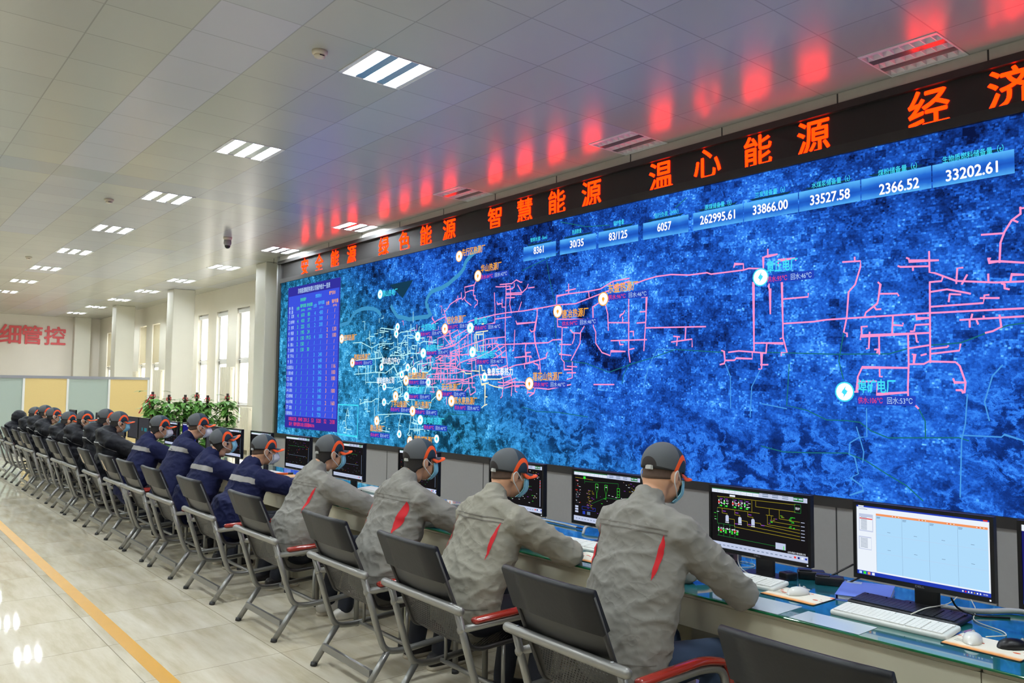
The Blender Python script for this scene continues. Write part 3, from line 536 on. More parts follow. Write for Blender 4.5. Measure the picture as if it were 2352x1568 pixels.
# figure cards along the top
def m_card():
    m = bpy.data.materials.new('figure_card'); m.use_nodes = True; n = m.node_tree.nodes; n.remove(n['Principled BSDF']); g = NG(m); x, y, z = g.xyz()
    t = g.math('ADD', g.math('ABSOLUTE', g.math('MULTIPLY', g.math('SUBTRACT', z, 3.40), 8.)), g.math('MULTIPLY', g.noise(g.comb(x, z), 5.), .5))
    c = g.ramp(t, [(0.1, lin(24, 70, 176)), (.5, lin(38, 108, 214)), (1, lin(92, 186, 255))]); e = n.new('ShaderNodeEmission'); g.l.new(c, e.inputs[0]); g.l.new(e.outputs[0], n['Material Output'].inputs[0]); return m
mcard = m_card(); mb = MB(); tx = MB()
EDGES = [(-7.79, -7.17), (-7.10, -6.48), (-6.44, -5.83), (-5.76, -5.14), (-5.08, -4.48), (-4.47, -3.89), (-3.88, -3.30), (-3.29, -2.71), (-2.70, -2.11)]
for (a, b), (l1, num, p, q) in zip(EDGES, CARDS):
    mb.quad((a, -.003, 3.315), (b, -.003, 3.315), (b, -.003, 3.50), (a, -.003, 3.50), mcard)
    mb.add([(a+.1, -.0035, 3.505), (b-.1, -.0035, 3.505), (b-.06, -.0035, 3.525), (a+.06, -.0035, 3.525)], [(0, 1, 2, 3)], DEEP)
    tx.text(num, (p[0]/100, -.0062, p[1]/100), UX, VZ, .088, WHITE, w=.0465*len(num), align='C', offs=.03)
    tx.text(l1, (q[0]/100, -.0062, q[1]/100+.005), UX, VZ, .056, CYT, w=.040*len(l1), align='C', offs=.008)
mb.obj('figure_card', vw); tx.obj('figure_text', vw)
# table panel on the left
mb = MB(); a, b, z0, z1 = -15.0, -12.80, .87, 3.63
mb.quad((a, -.003, z0), (b, -.003, z0), (b, -.003, z1), (a, -.003, z1), TABH); mb.quad((a+.04, -.004, 1.10), (b-.04, -.004, 1.10), (b-.04, -.004, 3.45), (a+.04, -.004, 3.45), TABB)
TABL = emis('table_line', lin(74, 98, 236), 1.)
for r in range(19): z = 1.115+.1115*r; mb.quad((a+.04, -.0043, z-.003), (b-.04, -.0043, z-.003), (b-.04, -.0043, z+.003), (a+.04, -.0043, z+.003), TABL)
mb.obj('table_panel', vw)
tx = MB(); PALE = MATS['mark_pale']; CB = emis('table_cyan', lin(80, 190, 255), 1.)
def cell(s_, x, z, m, h=.07, w=None): tx.text(s_, (x, -.0062, z), UX, VZ, h, m, w=w or (.046*len(s_) if ord(s_[0]) < 256 else .062*len(s_)), align='C', offs=.012)
cell('济南能源集团有限公司锅炉统计一览表', -13.87, 3.53, PALE, .1, 1.35)
for s_, x, z, m in (('热电锅炉', -14.3, 3.33, TABG), ('燃煤热水', -13.65, 3.35, CB), ('燃气热水', -13.1, 3.36, ORANGE), ('台数', -14.52, 3.17, TABG), ('锅炉容量', -14.3, 3.21, TABG), ('发电容量', -14.02, 3.21, TABG), ('台数', -13.78, 3.17, CB), ('锅炉容量', -13.53, 3.21, CB), ('台数', -13.27, 3.18, ORANGE), ('锅炉容量', -12.99, 3.2, ORANGE), ('序', -14.9, 3.19, PALE), ('热', -14.78, 3.19, PALE), ('号', -14.9, 3.11, PALE), ('源', -14.78, 3.11, PALE), ('(t/h)', -14.3, 3.14, TABG), ('(MW)', -14.02, 3.14, TABG), ('(t/h)', -13.53, 3.14, CB), ('(t/h)', -12.99, 3.14, ORANGE)): cell(s_, x, z+(0 if s_[0] == '(' else .02), m, .05 if s_[0] == '(' else .07, .15 if s_[0] == '(' else None)
ROWS = '北郊 4 610 80 4 400 / /|金鸡岭 4 410 37 3 300 / /|东郊 3 225 15 2 200 / /|明湖 3 195 24 / / 2 130|南郊 3 150 19.5 4 300 2 100|腊山 2 150 / / / / /|玉函路 1 130 30 / / / /|丁字山 / / / 3 240 / /|西八 / / / 5 640 / /|莲花山 / / / 8 840 1 116|浆水泉 / / / 3 342 1 100|东盛 / / / 3 300 2 180|轻化 / / / 3 300 / /|唐冶 / / / 2 140 3 180|领秀城 / / / 4 380 / /|大学城 / / / 2 101 2 160|岔路 / / / 6 600 / /|西客站 / / / 6 720 / /'.split('|')
CX = [-14.76, -14.52, -14.3, -14.04, -13.78, -13.53, -13.27, -12.99]
for r, row in enumerate(ROWS):
    z = 3.05-.1115*r; cell(str(r+1), -14.91, z, PALE)
    for c, s_ in enumerate(row.split()): cell(s_, CX[c], z, PALE if c == 0 else TABG if c < 4 else CB if c < 6 else ORANGE)
for x, s_ in zip([-14.7]+CX[1:], '本期运行 20 1840 201.5 53 5320 52 2100'.split()): cell(s_, x, 1.045, REDT)
cell('总计：锅炉总数125台 总容量8867t/h', -14.25, .95, REDT, .075, 1.1)
tx.obj('table_text', vw)
# LED message strip
lt = thing('led_message_board', 'long black LED strip with glowing red characters above the wall display', 'LED sign', (0, YW, 0))
mled = mat('led_board_face', lin(26, 24, 24), .55)
MB().box(XL-.1, XR, -.0, .4, 3.83, 4.15, mled).obj('display_face', lt)
mb = MB(); mb.box(XL-.1, XR, -.05, .4, 4.15, 4.215, mblack); mb.box(XL-.1, XR, -.03, -.0, 3.822, 3.845, mblack); mb.box(XL-.1, XL+.02, -.03, 0, 3.845, 4.15, mblack); mb.obj('frame', lt)
CH = list('安全能源 绿色能源 智慧能源 温心能源 经济能源'.replace(' ', ''))
XS = [-14.28, -13.67, -13.04, -12.42, -11.33, -10.70, -10.08, -9.47, -8.40, -7.77, -7.16, -6.56, -5.51, -4.90, -4.31, -3.73, -2.72, -2.12, -1.5, -.9]
for c, x in zip(CH, XS):
    MB().text(c, (x, -.004, 3.985), UX, VZ, .305, LED, w=.305, align='C', offs=.017).obj('led_character', lt)
# fascia above, grey cladding below
mb = MB(); mb.box(XL-.1, X1, YW+.0, YW+.5, 4.215, ZC, mfascia)
x = -2.27
for k in range(12): q = x-1.225*k; mb.box(q-.006, q+.006, YW-.003, YW, 4.215, ZC, mseam)
struct(mb.obj('trim_1'))
mb = MB(); mb.box(XL-.1, X1, YW+.03, YW+.5, 0, .62, mgrey); mb.box(XL-.1, X1, YW-.005, YW+.03, .0, .655, mgrey)
for k in range(14): q = -2.29-1.256*k+1.256*2; 
for k in range(12): q = -1.05-1.2555*k; mb.box(q-.006, q+.006, YW-.008, YW-.005, .02, .655, mseam)
struct(mb.obj('trim_2'))
# ------------------------------------------------------------------ desks
ZD = .757
mdesk = mat('desk_laminate', lin(206, 202, 178), .45, noise_amt=.03, noise_scale=6)
mmod = mat('modesty_panel', lin(150, 150, 146), .55)
def m_glass_top():
    m, n, l, b = nt('green_glass_top'); g = NG(m); x, y, z = g.xyz()
    a = g.noise(g.comb(g.math('MULTIPLY', x, .9), g.math('MULTIPLY', y, 1.5)), 1.3, 2.)
    c = g.ramp(a, [(.36, lin(24, 96, 84)), (.5, lin(26, 100, 100)), (.62, lin(36, 108, 128))])
    c = g.mix(g.math('LESS_THAN', y, 2.915), c, lin(10, 104, 60)); l.new(c, b.inputs['Base Color'])
    b.inputs['Roughness'].default_value = .14; b.inputs['Coat Weight'].default_value = 1.; b.inputs['Coat Roughness'].default_value = .03; b.inputs['Coat IOR'].default_value = 1.45; b.inputs['Specular IOR Level'].default_value = .25
    return m
mtop = m_glass_top()
joints = [1.0-1.815*k for k in range(0, 12)]
J0 = -1.07
NAMES = ['desk unit at the right edge, with the nearest empty chair', 'desk unit with two monitors in front of the nearest worker', 'desk unit before the second and third nearest workers', 'desk unit between the grey-jacketed and blue-jacketed workers', 'desk unit before the nearest blue-jacketed worker', 'desk unit before the middle blue-jacketed workers', 'desk unit before the farthest blue-jacketed worker', 'desk unit before the nearest black-jacketed worker', 'far desk unit before black-jacketed workers', 'second to last far desk unit', 'last desk unit by the glass partition']
for k, lab in enumerate(NAMES):
    xr = J0+1.815*(1-k) if k else J0+1.815; xl = xr-1.815
    t = thing('console_desk', 'beige ' + lab, 'desk', ((xl+xr)/2, 3.35, 0), group='console desks in one long row')
    w = 1.815/2-.002; mb = MB(); mb.rbox(-w, w, -.415, .41, .728, .748, .012, mdesk, 2, smooth=False); mb.obj('worktop', t)
    MB().box(-w, w, -.413, -.385, .60, .727, mdesk).obj('apron', t)
    for s in (-1, 1): MB().box(s*w-.018*(s+1), s*w+.018*(1-s), -.36, .40, 0, .705, mdesk).obj('side_panel', t)
    MB().box(-w+.036, w-.036, .36, .385, .05, .705, mmod).obj('modesty_panel', t)
mb = MB(); mb.rbox(-18.9, .72, 2.905, 3.775, .7485, ZD, .01, mtop, 2, smooth=False)
tag(mb.obj('glass_desktop'), 'long green glass sheet covering the whole row of desks', 'glass desktop')
mpaper = mat('pale_sheet', lin(196, 208, 218), .16, spec=.6)
def sheet(pts, lab, m, z=ZD+.0006, name='paper_sheet', h=.0008, cat='paper'):
    mb = MB(); n = len(pts); mb.add([(x, y, z) for x, y in pts]+[(x, y, z+h) for x, y in pts], [tuple(range(n-1, -1, -1)), tuple(range(n, 2*n))]+[(i, (i+1) % n, n+(i+1) % n, n+i) for i in range(n)], m)
    return tag(mb.obj(name), lab, cat)
sheet([(-2.02, 2.915), (-1.81, 2.915), (-1.81, 3.10), (-2.02, 3.10)], 'pale plastic sheet on the desk beside the nearest worker elbow', mpaper)
sheet([(-1.76, 2.915), (-1.475, 2.915), (-1.475, 3.06), (-1.76, 3.06)], 'pale plastic sheet in front of the white keyboard and bright monitor', mpaper)
# ------------------------------------------------------------------ monitors
mbez = mat('monitor_plastic', lin(13, 13, 15), .34, spec=.35); mst = mat('monitor_stand', lin(26, 26, 28), .4)
mlogo = emis('logo_grey', lin(150, 150, 155), .8) ; mlogo = mat('logo_silver', lin(165, 165, 170), .35, metal=.6)
SB = emis('screen_black', lin(24, 22, 24), 1.); SW = emis('screen_white', lin(236, 243, 252), 1.); SBL = emis('screen_lightblue', lin(176, 220, 252), 1.); SBAR = emis('screen_bar', lin(196, 206, 234), .95); SNAVY = emis('screen_navy', lin(40, 66, 190), .9)
SY, SG, SG2, SP, SR, SOR, SGR, SDK = emis('line_yellow', lin(176, 160, 40), .9), emis('line_green', lin(40, 130, 60), .9), emis('lamp_green', lin(60, 230, 60), 1.), emis('text_purple', lin(150, 70, 200), .9), emis('lamp_red', lin(236, 60, 50), 1.), emis('bar_orange', lin(244, 150, 96), 1.), emis('line_grey', lin(120, 140, 170), .8), emis('screen_deepblue', lin(28, 30, 110), 1.)
SDIM = emis('screen_dim', lin(62, 62, 66), 1.); STEAL = emis('screen_teal', lin(50, 120, 130), 1.)
PW, PH = .527, .297
class Scr:
    """flat screen drawing; units are fractions of the panel, origin top left"""
    def __init__(s): s.mb = MB(); s.d = 0
    def P(s, x, y): return V((-PW/2+x*PW, -s.d, PH/2-y*PH))
    def r(s, x0, y0, x1, y1, m, d=.0004): s.d = d; s.mb.quad(s.P(x0, y1), s.P(x1, y1), s.P(x1, y0), s.P(x0, y0), m)
    def l(s, pts, m, w=.0035, d=.0006):
        for (a, b), (c, e) in zip(pts, pts[1:]):
            if abs(a-c) < 1e-6: s.r(a-w/2, min(b, e), a+w/2, max(b, e), m, d)
            else: s.d = d; k = w*.9; s.mb.quad(s.P(a, b+k), s.P(c, e+k), s.P(c, e-k), s.P(a, b-k), m)
    def t(s, body, x, y, h, m, w=None, al='L'): s.d = .0008; p = s.P(x, y); s.mb.text(body, p, UX, VZ, h*PH, m, w=w*PW if w else None, align=al)
def dashes(s, r, n, x0, x1, y0, y1, ms):
    for _ in range(n):
        x, y = r.uniform(x0, x1), r.uniform(y0, y1); w = r.uniform(.012, .04); s.r(x, y, x+w*.7, y+.007, r.choice(ms), .0007)
def scada_frame(s, r):
    s.r(0, 0, 1, 1, SB, .0001); s.r(0, .0, 1, .085, SBAR); s.r(.0, 0, .52, .025, SG, .0006); s.r(0, .885, 1, .94 if 0 else .935, SB, .0003); s.r(0, .9, 1, 1, SBAR, .0005)
    for i in range(8): s.r(.005+i*.064, .035, .062+i*.064, .08, SW, .0006); s.l([(.01+i*.064, .058), (.058+i*.064, .058)], SGR, .002, .0008)
    for i in range(3):
        for j in range(2): s.r(.55+i*.1, .02+.03*j, .61+i*.1, .032+.03*j, SGR, .0007)
    s.r(.86, .01, .955, .07, SG, .0006); s.r(.862, .028, .9, .05, SBAR, .0007); s.r(.91, .028, .95, .05, SBAR, .0007)
    for i in range(18): s.r(.03+i*.046, .945, .055+i*.046, .957, SGR, .0007)
    for i, m in enumerate((SR, SDK, SW, SNAVY)): s.r(.86+i*.035, .925, .88+i*.035, .955, m, .0008)
def scr_pipes(s, r):
    scada_frame(s, r)
    s.l([(.06, .15), (.88, .13)], SY); s.l([(.06, .34), (.52, .34)], SY); s.l([(.48, .15), (.48, .24), (.88, .24)], SY); s.l([(.44, .15), (.44, .34)], SY)
    for i, x in enumerate((.08, .14, .235, .3, .365)):
        s.l([(x, .15), (x, .34)], SG); s.r(x-.009, .225, x+.009, .255, (SR, SG2, SR, SR, SG2)[i], .0008); s.r(x-.006, .2, x+.004, .275, SW, .0007); s.r(x+.012, .285, x+.035, .31, SG2, .0008); s.r(x+.01, .175, x+.04, .187, SP, .0008); dashes(s, r, 5, x+.012, x+.035, .2, .27, [SW])
    for i, x in enumerate((.17, .31, .45)):
        s.r(x-.017, .46, x+.018, .55, SBAR, .0008); s.r(x-.012, .445, x+.013, .46, SBAR, .0008); s.r(x-.02, .56, x+.02, .572, SW, .0008)
        s.l([(x-.055, .34), (x-.055, .42), (x, .42), (x, .45)], SY); s.l([(x+.018, .5), (x+.08, .5), (x+.08, .62-.05*i), (.92, .66+.0-.05*i)], SY); s.r(x-.05, .38, x-.015, .392, SP, .0008); s.r(x+.085, .56-.02*i, x+.12, .572-.02*i, SP, .0008)
    for i, x in enumerate((.6, .64, .72)):
        s.l([(x, .24 if i == 2 else .35), (x, .5-.06*i), (.92, .51-.06*i)], SY); dashes(s, r, 4, x+.01, x+.04, .4-.05*i, .48-.06*i, [SG2, SP, SY]); dashes(s, r, 4, .81, .86, .45-.06*i, .5-.06*i, [SG2])
        s.r(.93, .507-.06*i, .965, .516-.06*i, SBAR, .0008); s.r(.93, .657-.05*i, .965, .666-.05*i, SBAR, .0008)
    s.l([(.62, .24), (.62, .35)], SY); s.l([(.585, .35), (.66, .35)], SY); s.l([(.87, .1+.02), (.93, .12), (.93, .25), (.87, .25), (.87, .12)], SG); s.t('锅炉', .9, .185, .04, SW, .045, 'C')
    s.l([(.06, .34), (.06, .6), (.25, .6)], SG); s.l([(.06, .8), (.68, .82)], SG)
    for i, x in enumerate((.075, .13, .2, .255)):
        s.l([(x, .6), (x, .8)], SG); s.r(x-.008, .68, x+.008, .71, (SG2, SG2, SG2, SR)[i], .0008); s.r(x-.006, .66, x+.003, .73, SW, .0007); s.r(x+.014, .7, x+.036, .722, SR if i == 0 else SG2, .0008); s.r(x+.014, .73, x+.036, .75, SG2, .0008); dashes(s, r, 4, x+.01, x+.036, .66, .69, [SW])
    s.r(.68, .76, .78, .86, SBAR, .0008); s.r(.757, .8, .765, .86, SG2, .001); dashes(s, r, 5, .01, .06, .4, .54, [SW, SG2]); s.t('山东卓越工程有限公司', .97, .875, .03, SW, .17, 'R'); s.r(.2, .1, .26, .13, SW, .0008)
def scr_silos(s, r):
    scada_frame(s, r)
    s.r(.15, .1, .185, .15, SG2, .0008); s.l([(.02, .14), (.3, .15)], SY); s.l([(.17, .15), (.17, .24)], SG)
    for x in (.36, .5):
        s.l([(x-.02, .22), (x+.02, .22), (x+.02, .32), (x, .4), (x-.02, .32), (x-.02, .22)], SG2, .004); s.l([(x, .4), (x, .5)], SG2, .004); dashes(s, r, 2, x-.012, x, .24, .3, [SW])
    s.l([(.17, .2), (.68, .16), (.68, .24)], SG); s.l([(.665, .25), (.7, .25), (.7, .42), (.665, .42), (.665, .25)], SG2); s.l([(.665, .31), (.7, .31)], SG2); s.l([(.665, .37), (.7, .37)], SG2)
    for k in range(6): dashes(s, r, 5, .02, .1, .18+.08*k, .24+.08*k, [SW, SR, SGR]); dashes(s, r, 6, .2, .3, .36+.06*k, .42+.06*k, [SY, SP, SY]); dashes(s, r, 6, .35, .9, .4+.07*k, .46+.07*k, [SW, SW, SP, SY, SG2])
    s.l([(.13, .7), (.34, .7), (.34, .76), (.13, .76), (.13, .7)], SNAVY); s.l([(.28, .62), (.5, .46), (.8, .46)], SG)
    for k in range(3): s.r(.02, .7+.05*k, .07, .735+.05*k, SBAR, .0008)
    s.r(.14, .79, .18, .85, SNAVY, .0008); s.r(.21, .79, .26, .85, SGR, .0008); dashes(s, r, 14, .75, .92, .12, .3, [SW, SP, SY])
    s.r(.95, .3, .958, .86, SBAR, .0008)
    for k in range(3): s.r(.948, .32+.06*k, .96, .345+.06*k, SR, .0009)
def scr_dim(s, r):
    scada_frame(s, r); dashes(s, r, 60, .03, .9, .14, .85, [SG, SP, SGR, SY, SR, SGR, SGR]); s.l([(.1, .3), (.8, .3)], SG); s.l([(.1, .6), (.85, .6)], SGR); s.l([(.95, .3), (.95, .85)], SGR, .008)
def scr_grey(s, r):
    s.r(0, 0, 1, 1, SDIM, .0001)
    if r.random() < .5: s.r(.55, .45, .8, .62, STEAL); s.r(.3, .45, .4, .6, STEAL)
    else: dashes(s, r, 10, .1, .9, .1, .9, [SGR])
def scr_blue(s, r): s.r(0, 0, 1, 1, SDK, .0001); s.r(0, 0, 1, .06, SBAR)
def scr_calendar(s, r):
    s.r(0, 0, 1, 1, SW, .0001); s.r(0, 0, 1, .035, SNAVY); s.r(.015, .0, .06, .03, SW, .0006); s.r(.955, .008, .985, .03, SR, .0006)
    s.r(0, .945, 1, 1, SNAVY)
    for i, m in enumerate((SBL, SG2, SOR, SW)): s.r(.015+i*.035, .955, .037+i*.035, .99, m, .0006)
    for i in range(7): s.r(.8+.02*i, .965, .81+.02*i, .985, (SW, SR, SW, SW, SY, SW, SW)[i], .0006)
    s.t('10:26', .975, .972, .02, SW, .03, 'R')
    s.r(.16, .135, .985, .925, SBL, .0003); s.r(.16, .105, .985, .135, SOR, .0004)
    for k in range(4):
        x = .16+.206*k; s.l([(x, .135), (x, .925)], SGR, .0012); s.r(x+.005, .15, x+.035, .157, SGR, .0006); s.r(x+.005, .166, x+.032, .172, SGR, .0006)
        for i in range(5): s.r(x+.13+.012*i, .115, x+.137+.012*i, .125, (SW, SR, SW, SY, SW)[i], .0006)
        for y in (.35, .6): s.r(x+.09, y, x+.115, y+.005, SGR, .0006)
    for y in (.4, .66): s.l([(.16, y), (.985, y)], SBAR, .0012)
    s.r(.02, .13, .135, .38, SBAR, .0003); s.r(.025, .175, .13, .365, SW, .0005); s.r(.025, .19, .13, .205, SR, .0007); s.r(.015, .455, .12, .64, SBAR, .0003); s.r(.022, .47, .118, .63, SW, .0005)
    for k in range(11): s.r(.035, .178+.017*k, .085, .184+.017*k, SGR, .0007)
    for k in range(8): s.r(.03, .48+.018*k, .09, .486+.018*k, SGR, .0007)
    s.r(.01, .045, .2, .05, SBAR, .0005); s.r(.02, .06, .09, .066, SGR, .0005)
def scr_desktop(s, r):
    s.r(0, 0, 1, 1, SDK, .0001); s.r(0, 0, 1, .09, SW); s.r(.02, .12, .045, .15, SY, .0006); s.r(.02, .22, .04, .235, SW, .0006); s.r(.02, .28, .12, .31, SBL, .0006); s.r(0, .95, 1, 1, SNAVY); s.r(.015, .955, .05, .995, STEAL, .0006)
SCRF = dict(pipes=scr_pipes, silos=scr_silos, dim=scr_dim, grey=scr_grey, blue=scr_blue, cal=scr_calendar, desk=scr_desktop)
def monitor(x_left, kind, lab, seed, y=3.4, top=1.18, full=True):
    xc = x_left+.278
    t = thing('computer_monitor', lab, 'monitor', (xc, y, ZD), group='monitors along the desks'); zc = top-ZD-.163
    mb = MB(); w, h = .278, .163
    mb.box(-w, w, .0, .022, zc-h, zc+h, mbez); mb.box(-w, w, -.008, 0, zc+PH/2, zc+h, mbez); mb.box(-w, w, -.008, 0, zc-h, zc-PH/2+.004, mbez)
    mb.box(-w, -PW/2, -.008, 0, zc-PH/2+.004, zc+PH/2, mbez); mb.box(PW/2, w, -.008, 0, zc-PH/2+.004, zc+PH/2, mbez); mb.box(-.15, .15, .022, .045, zc-.1, zc+.1, mbez)
    mb.obj('bezel', t)
    s = Scr(); SCRF[kind](s, random.Random(seed)); s.mb.obj('screen', t, (0, -.001, zc+.003))
    mb = MB(); mb.rbox(-.05, .05, .05, .072, .008, zc, .008, mst, 2, smooth=False); mb.obj('stand_neck', t)
    mb = MB(); mb.rbox(-.12, .12, -.07, .13, 0, .011, .02, mst, 3, smooth=False); mb.obj('stand_base', t)
    if full:
        MB().text('DELL', (0, -.0085, zc-h+.011), UX, VZ, .008, mlogo, w=.036, align='C').obj('logo', t)
        MB().box(w-.02, w-.014, -.009, -.008, zc-h+.006, zc-h+.012, MATS['screen_white']).obj('power_light', t)
    return t
MON = [(-1.10, 'desk', 'dark blue monitor cut off by the right edge'), (-1.735, 'cal', 'bright monitor showing a light blue calendar grid'), (-2.49, 'pipes', 'monitor with a black plant diagram, right of the nearest worker'), (-3.49, 'silos', 'monitor with a black silo diagram, behind the nearest worker head'), (-4.30, 'silos', 'black diagram monitor half hidden by the second nearest worker'),
 (-5.47, 'dim', 'dark monitor behind the third nearest worker face'), (-6.58, 'dim', 'dark monitor right of the fourth grey-jacketed worker head'), (-7.60, 'dim', 'dark monitor below the left end of the wall display'), (-8.50, 'dim', 'dark monitor behind the nearest blue-jacketed worker cap'), (-9.31, 'dim', 'dark tilted-looking monitor right of the second blue-jacketed worker'), (-9.90, 'grey', 'dark monitor behind the second and third blue-jacketed workers'),
 (-10.80, 'blue', 'monitor with a plain blue screen left of a blue-jacketed worker cap'), (-11.54, 'dim', 'dark monitor behind the farthest blue-jacketed worker mask'), (-12.85, 'grey', 'grey monitor with teal squares, right one of a pair'), (-13.42, 'grey', 'grey monitor in front of the yellow partition, left one of a pair'), (-14.16, 'grey', 'grey monitor behind the nearest black-jacketed worker face'), (-15.54, 'grey', 'far grey monitor standing before the partition glass'), (-17.73, 'grey', 'farthest small grey monitor')]
for i, (x, k, l) in enumerate(MON): monitor(x, k, l, 11+i*3, full=i < 10)
# ------------------------------------------------------------------ keyboards, mice and clutter
mkw, mkb = mat('keyboard_white', lin(226, 228, 222), .45), mat('keyboard_black', lin(30, 30, 34), .4)
mkk, mkkb = mat('keycap_white', lin(238, 238, 232), .5), mat('keycap_black', lin(40, 41, 46), .38)
def keyboard(x, y, rz, lab, m=None, mk=None, w=.445, d=.15, z=ZD):
    m = m or mkw; mk = mk or mkk
    t = thing('keyboard', lab, 'keyboard', (x, y, z), rz); a = Matrix.Rotation(radians(4), 4, 'X')
    mb = MB(); mb.rbox(-w/2, w/2, -d/2, d/2, .004, .022, .014, m, 3, T=a); mb.obj('case', t)
    mb = MB(); U = (w-.03)/22.5; ky = (d-.03)/6
    for r_ in range(6):
        yy = -d/2+.012+ky*r_; xx = -w/2+.013; c = 0
        while c < 22:
            if c in (15, 18) : xx += U*.25; 
            k = 6 if (r_ == 0 and c == 4) else 1
            if r_ == 5 and c in (1, 5, 10): xx += U*.4
            mb.box(xx+.0006, xx+U*k-.0006, yy+.0006, yy+ky-.0006, .021, .0268, mk, T=a); xx += U*k; c += k
            if xx > w/2-.02: break
    mb.obj('keycaps', t)
    for s in (-1, 1): MB().box(s*w*.4-.015, s*w*.4+.015, d/2-.025, d/2-.01, .0, .012, m).obj('foot', t)
    return t
keyboard(-1.465, 3.168, .01, 'white keyboard in front of the black keyboard by the bright monitor')
keyboard(-1.50, 3.375, -.02, 'black keyboard under the bright monitor', mkb, mkkb)
keyboard(-2.245, 3.285, .03, 'white keyboard at the hand of the nearest worker')
keyboard(-3.34, 3.27, .04, 'white keyboard at the hand of the second nearest worker')
keyboard(-6.05, 3.55, .0, 'far white keyboard left of the fourth grey worker', mkw, mkk)
for i, (x, y) in enumerate(((-9.0, 3.2), (-11.5, 3.25), (-13.2, 3.2))): keyboard(x, y, 0, ['white keyboard before the second blue-jacketed worker', 'white keyboard before the farthest blue-jacketed worker', 'far white keyboard before the nearest black-jacketed worker'][i])
def m_pad():
    m, n, l, b = nt('mouse_pad_print'); g = NG(m); x, y, z = g.xyz()
    a = g.math('ADD', y, g.math('MULTIPLY', g.noise(g.comb(x, 0.), 9.), .06)); c = g.ramp(g.math('ADD', g.math('MULTIPLY', a, 4.), .35), [(.0, lin(196, 84, 22)), (.16, lin(240, 168, 92)), (.26, lin(240, 232, 214)), (1, lin(236, 232, 220))])
    v = g.node('ShaderNodeTexVoronoi'); g.l.new(g.comb(g.math('MULTIPLY', x, 1.), g.math('MULTIPLY', y, 1.7)), v.inputs['Vector']); v.inputs['Scale'].default_value = 26.
    leaf = g.math('MULTIPLY', g.math('LESS_THAN', v.outputs['Distance'], .34), g.math('GREATER_THAN', g.noise(g.vec, 9., 2.), .47)); leaf = g.math('MULTIPLY', leaf, g.math('GREATER_THAN', y, -.02))
    c = g.mix(leaf, c, lin(214, 90, 40)); l.new(c, b.inputs['Base Color']); b.inputs['Roughness'].default_value = .7; return m
mpad = m_pad(); mpadtxt = mat('pad_ink', lin(120, 112, 100), .7)
def pad(x, y, rz, lab, w=.26, d=.19):
    t = thing('mouse_pad', lab, 'mouse pad', (x, y, ZD), rz)
    MB().rbox(-w/2, w/2, -d/2, d/2, 0, .0035, .008, mdark, 2, smooth=False).obj('rubber_base', t)
    mb = MB(); mb.rbox(-w/2+.003, w/2-.003, -d/2+.003, d/2-.003, .0036, .0042, .006, mpad, 2, smooth=False)
    for k in range(3): mb.box(-w/2+.02, -w/2+.07+.01*k, .0-.012*k, .003-.012*k, .0043, .0045, mpadtxt)
    mb.obj('printed_top', t)
pad(-1.915, 3.245, -.02, 'mouse pad with orange leaf print under the mouse by the walkie-talkies'); pad(-1.115, 3.145, -.02, 'mouse pad with orange leaf print at the right edge'); pad(-3.02, 3.09, .03, 'mouse pad with orange leaf print left of the nearest worker back')
mmouse = mat('mouse_white', lin(232, 232, 226), .3, coat=.2)
def mouse(x, y, rz, lab, m, brand=None):
    t = thing('computer_mouse', lab, 'mouse', (x, y, ZD+.0045), rz); mb = MB(); secs = []
    for k in range(9):
        a = (1-cos(pi*k/8))/2; yy = -.058+.116*a; w = .031*max(.004, 1-abs(2*a-1)**2.6)**.5; h = .036*max(.004, 1-abs(2*a-1)**2.4)**.5*(1.03-.22*a); secs.append((yy, w, h))
    n = 14; vs = []
    for yy, w, h in secs:
        for j in range(n): q = pi*j/(n-1); vs.append((w*cos(q), yy, h*max(0, sin(q))**.7))
    mb.add(vs, [(k*n+j, k*n+j+1, (k+1)*n+j+1, (k+1)*n+j) for k in range(8) for j in range(n-1)]+[tuple(k*n for k in range(9))+tuple(k*n+n-1 for k in range(8, -1, -1)), tuple(range(n)), tuple(8*n+j for j in range(n-1, -1, -1))], m, True)
    mb.obj('shell', t); MB().tube([(0, .032, .028), (0, .044, .021)], .006, mgrey, 8).obj('scroll_wheel', t)
    if brand: MB().text(brand, (0, -.025, .0372), UX, (0, 1, 0), .006, mpadtxt, w=.022, align='C').obj('logo', t)
    return t
mouse(-1.925, 3.265, -.25, 'white mouse on the leaf-print pad by the walkie-talkies', mmouse); mouse(-1.175, 3.155, .25, 'white mouse on the leaf-print pad at the right edge', mmouse, 'logitech')
mouse(-1.055, 3.19, -.6, 'glossy black mouse beside the white one at the right edge', mbez)
# walkie-talkies
mrad = mat('radio_plastic', lin(24, 24, 28), .45)
def radio(x, y, rz, lab):
    t = thing('walkie_talkie', lab, 'walkie-talkie', (x, y, ZD), rz)
    MB().rbox(-.03, .03, -.065, .06, 0, .04, .01, mrad, 3).obj('body', t); MB().rbox(-.027, .027, -.06, -.0, .04, .046, .006, mdark, 2).obj('battery', t)
    MB().tube([(.018, .06, .02), (.018, .085, .024), (.02, .185, .085)], .0045, mdark, 8).obj('antenna', t); MB().tube([(-.012, .06, .02), (-.012, .075, .02)], .008, mdark, 10).obj('knob', t)
radio(-2.05, 3.60, -.95, 'black walkie-talkie lying between the two near monitors, left of its twin'); radio(-1.935, 3.56, -1.1, 'black walkie-talkie beside the blue folder')
t = thing('charging_cradle', 'small black charger left of the walkie-talkies', 'charger', (-2.115, 3.5, ZD), -.3); MB().rbox(-.03, .03, -.035, .035, 0, .035, .01, mrad, 3).obj('base', t); MB().box(-.018, .018, -.01, .01, .035, .037, mdark).obj('slot', t)
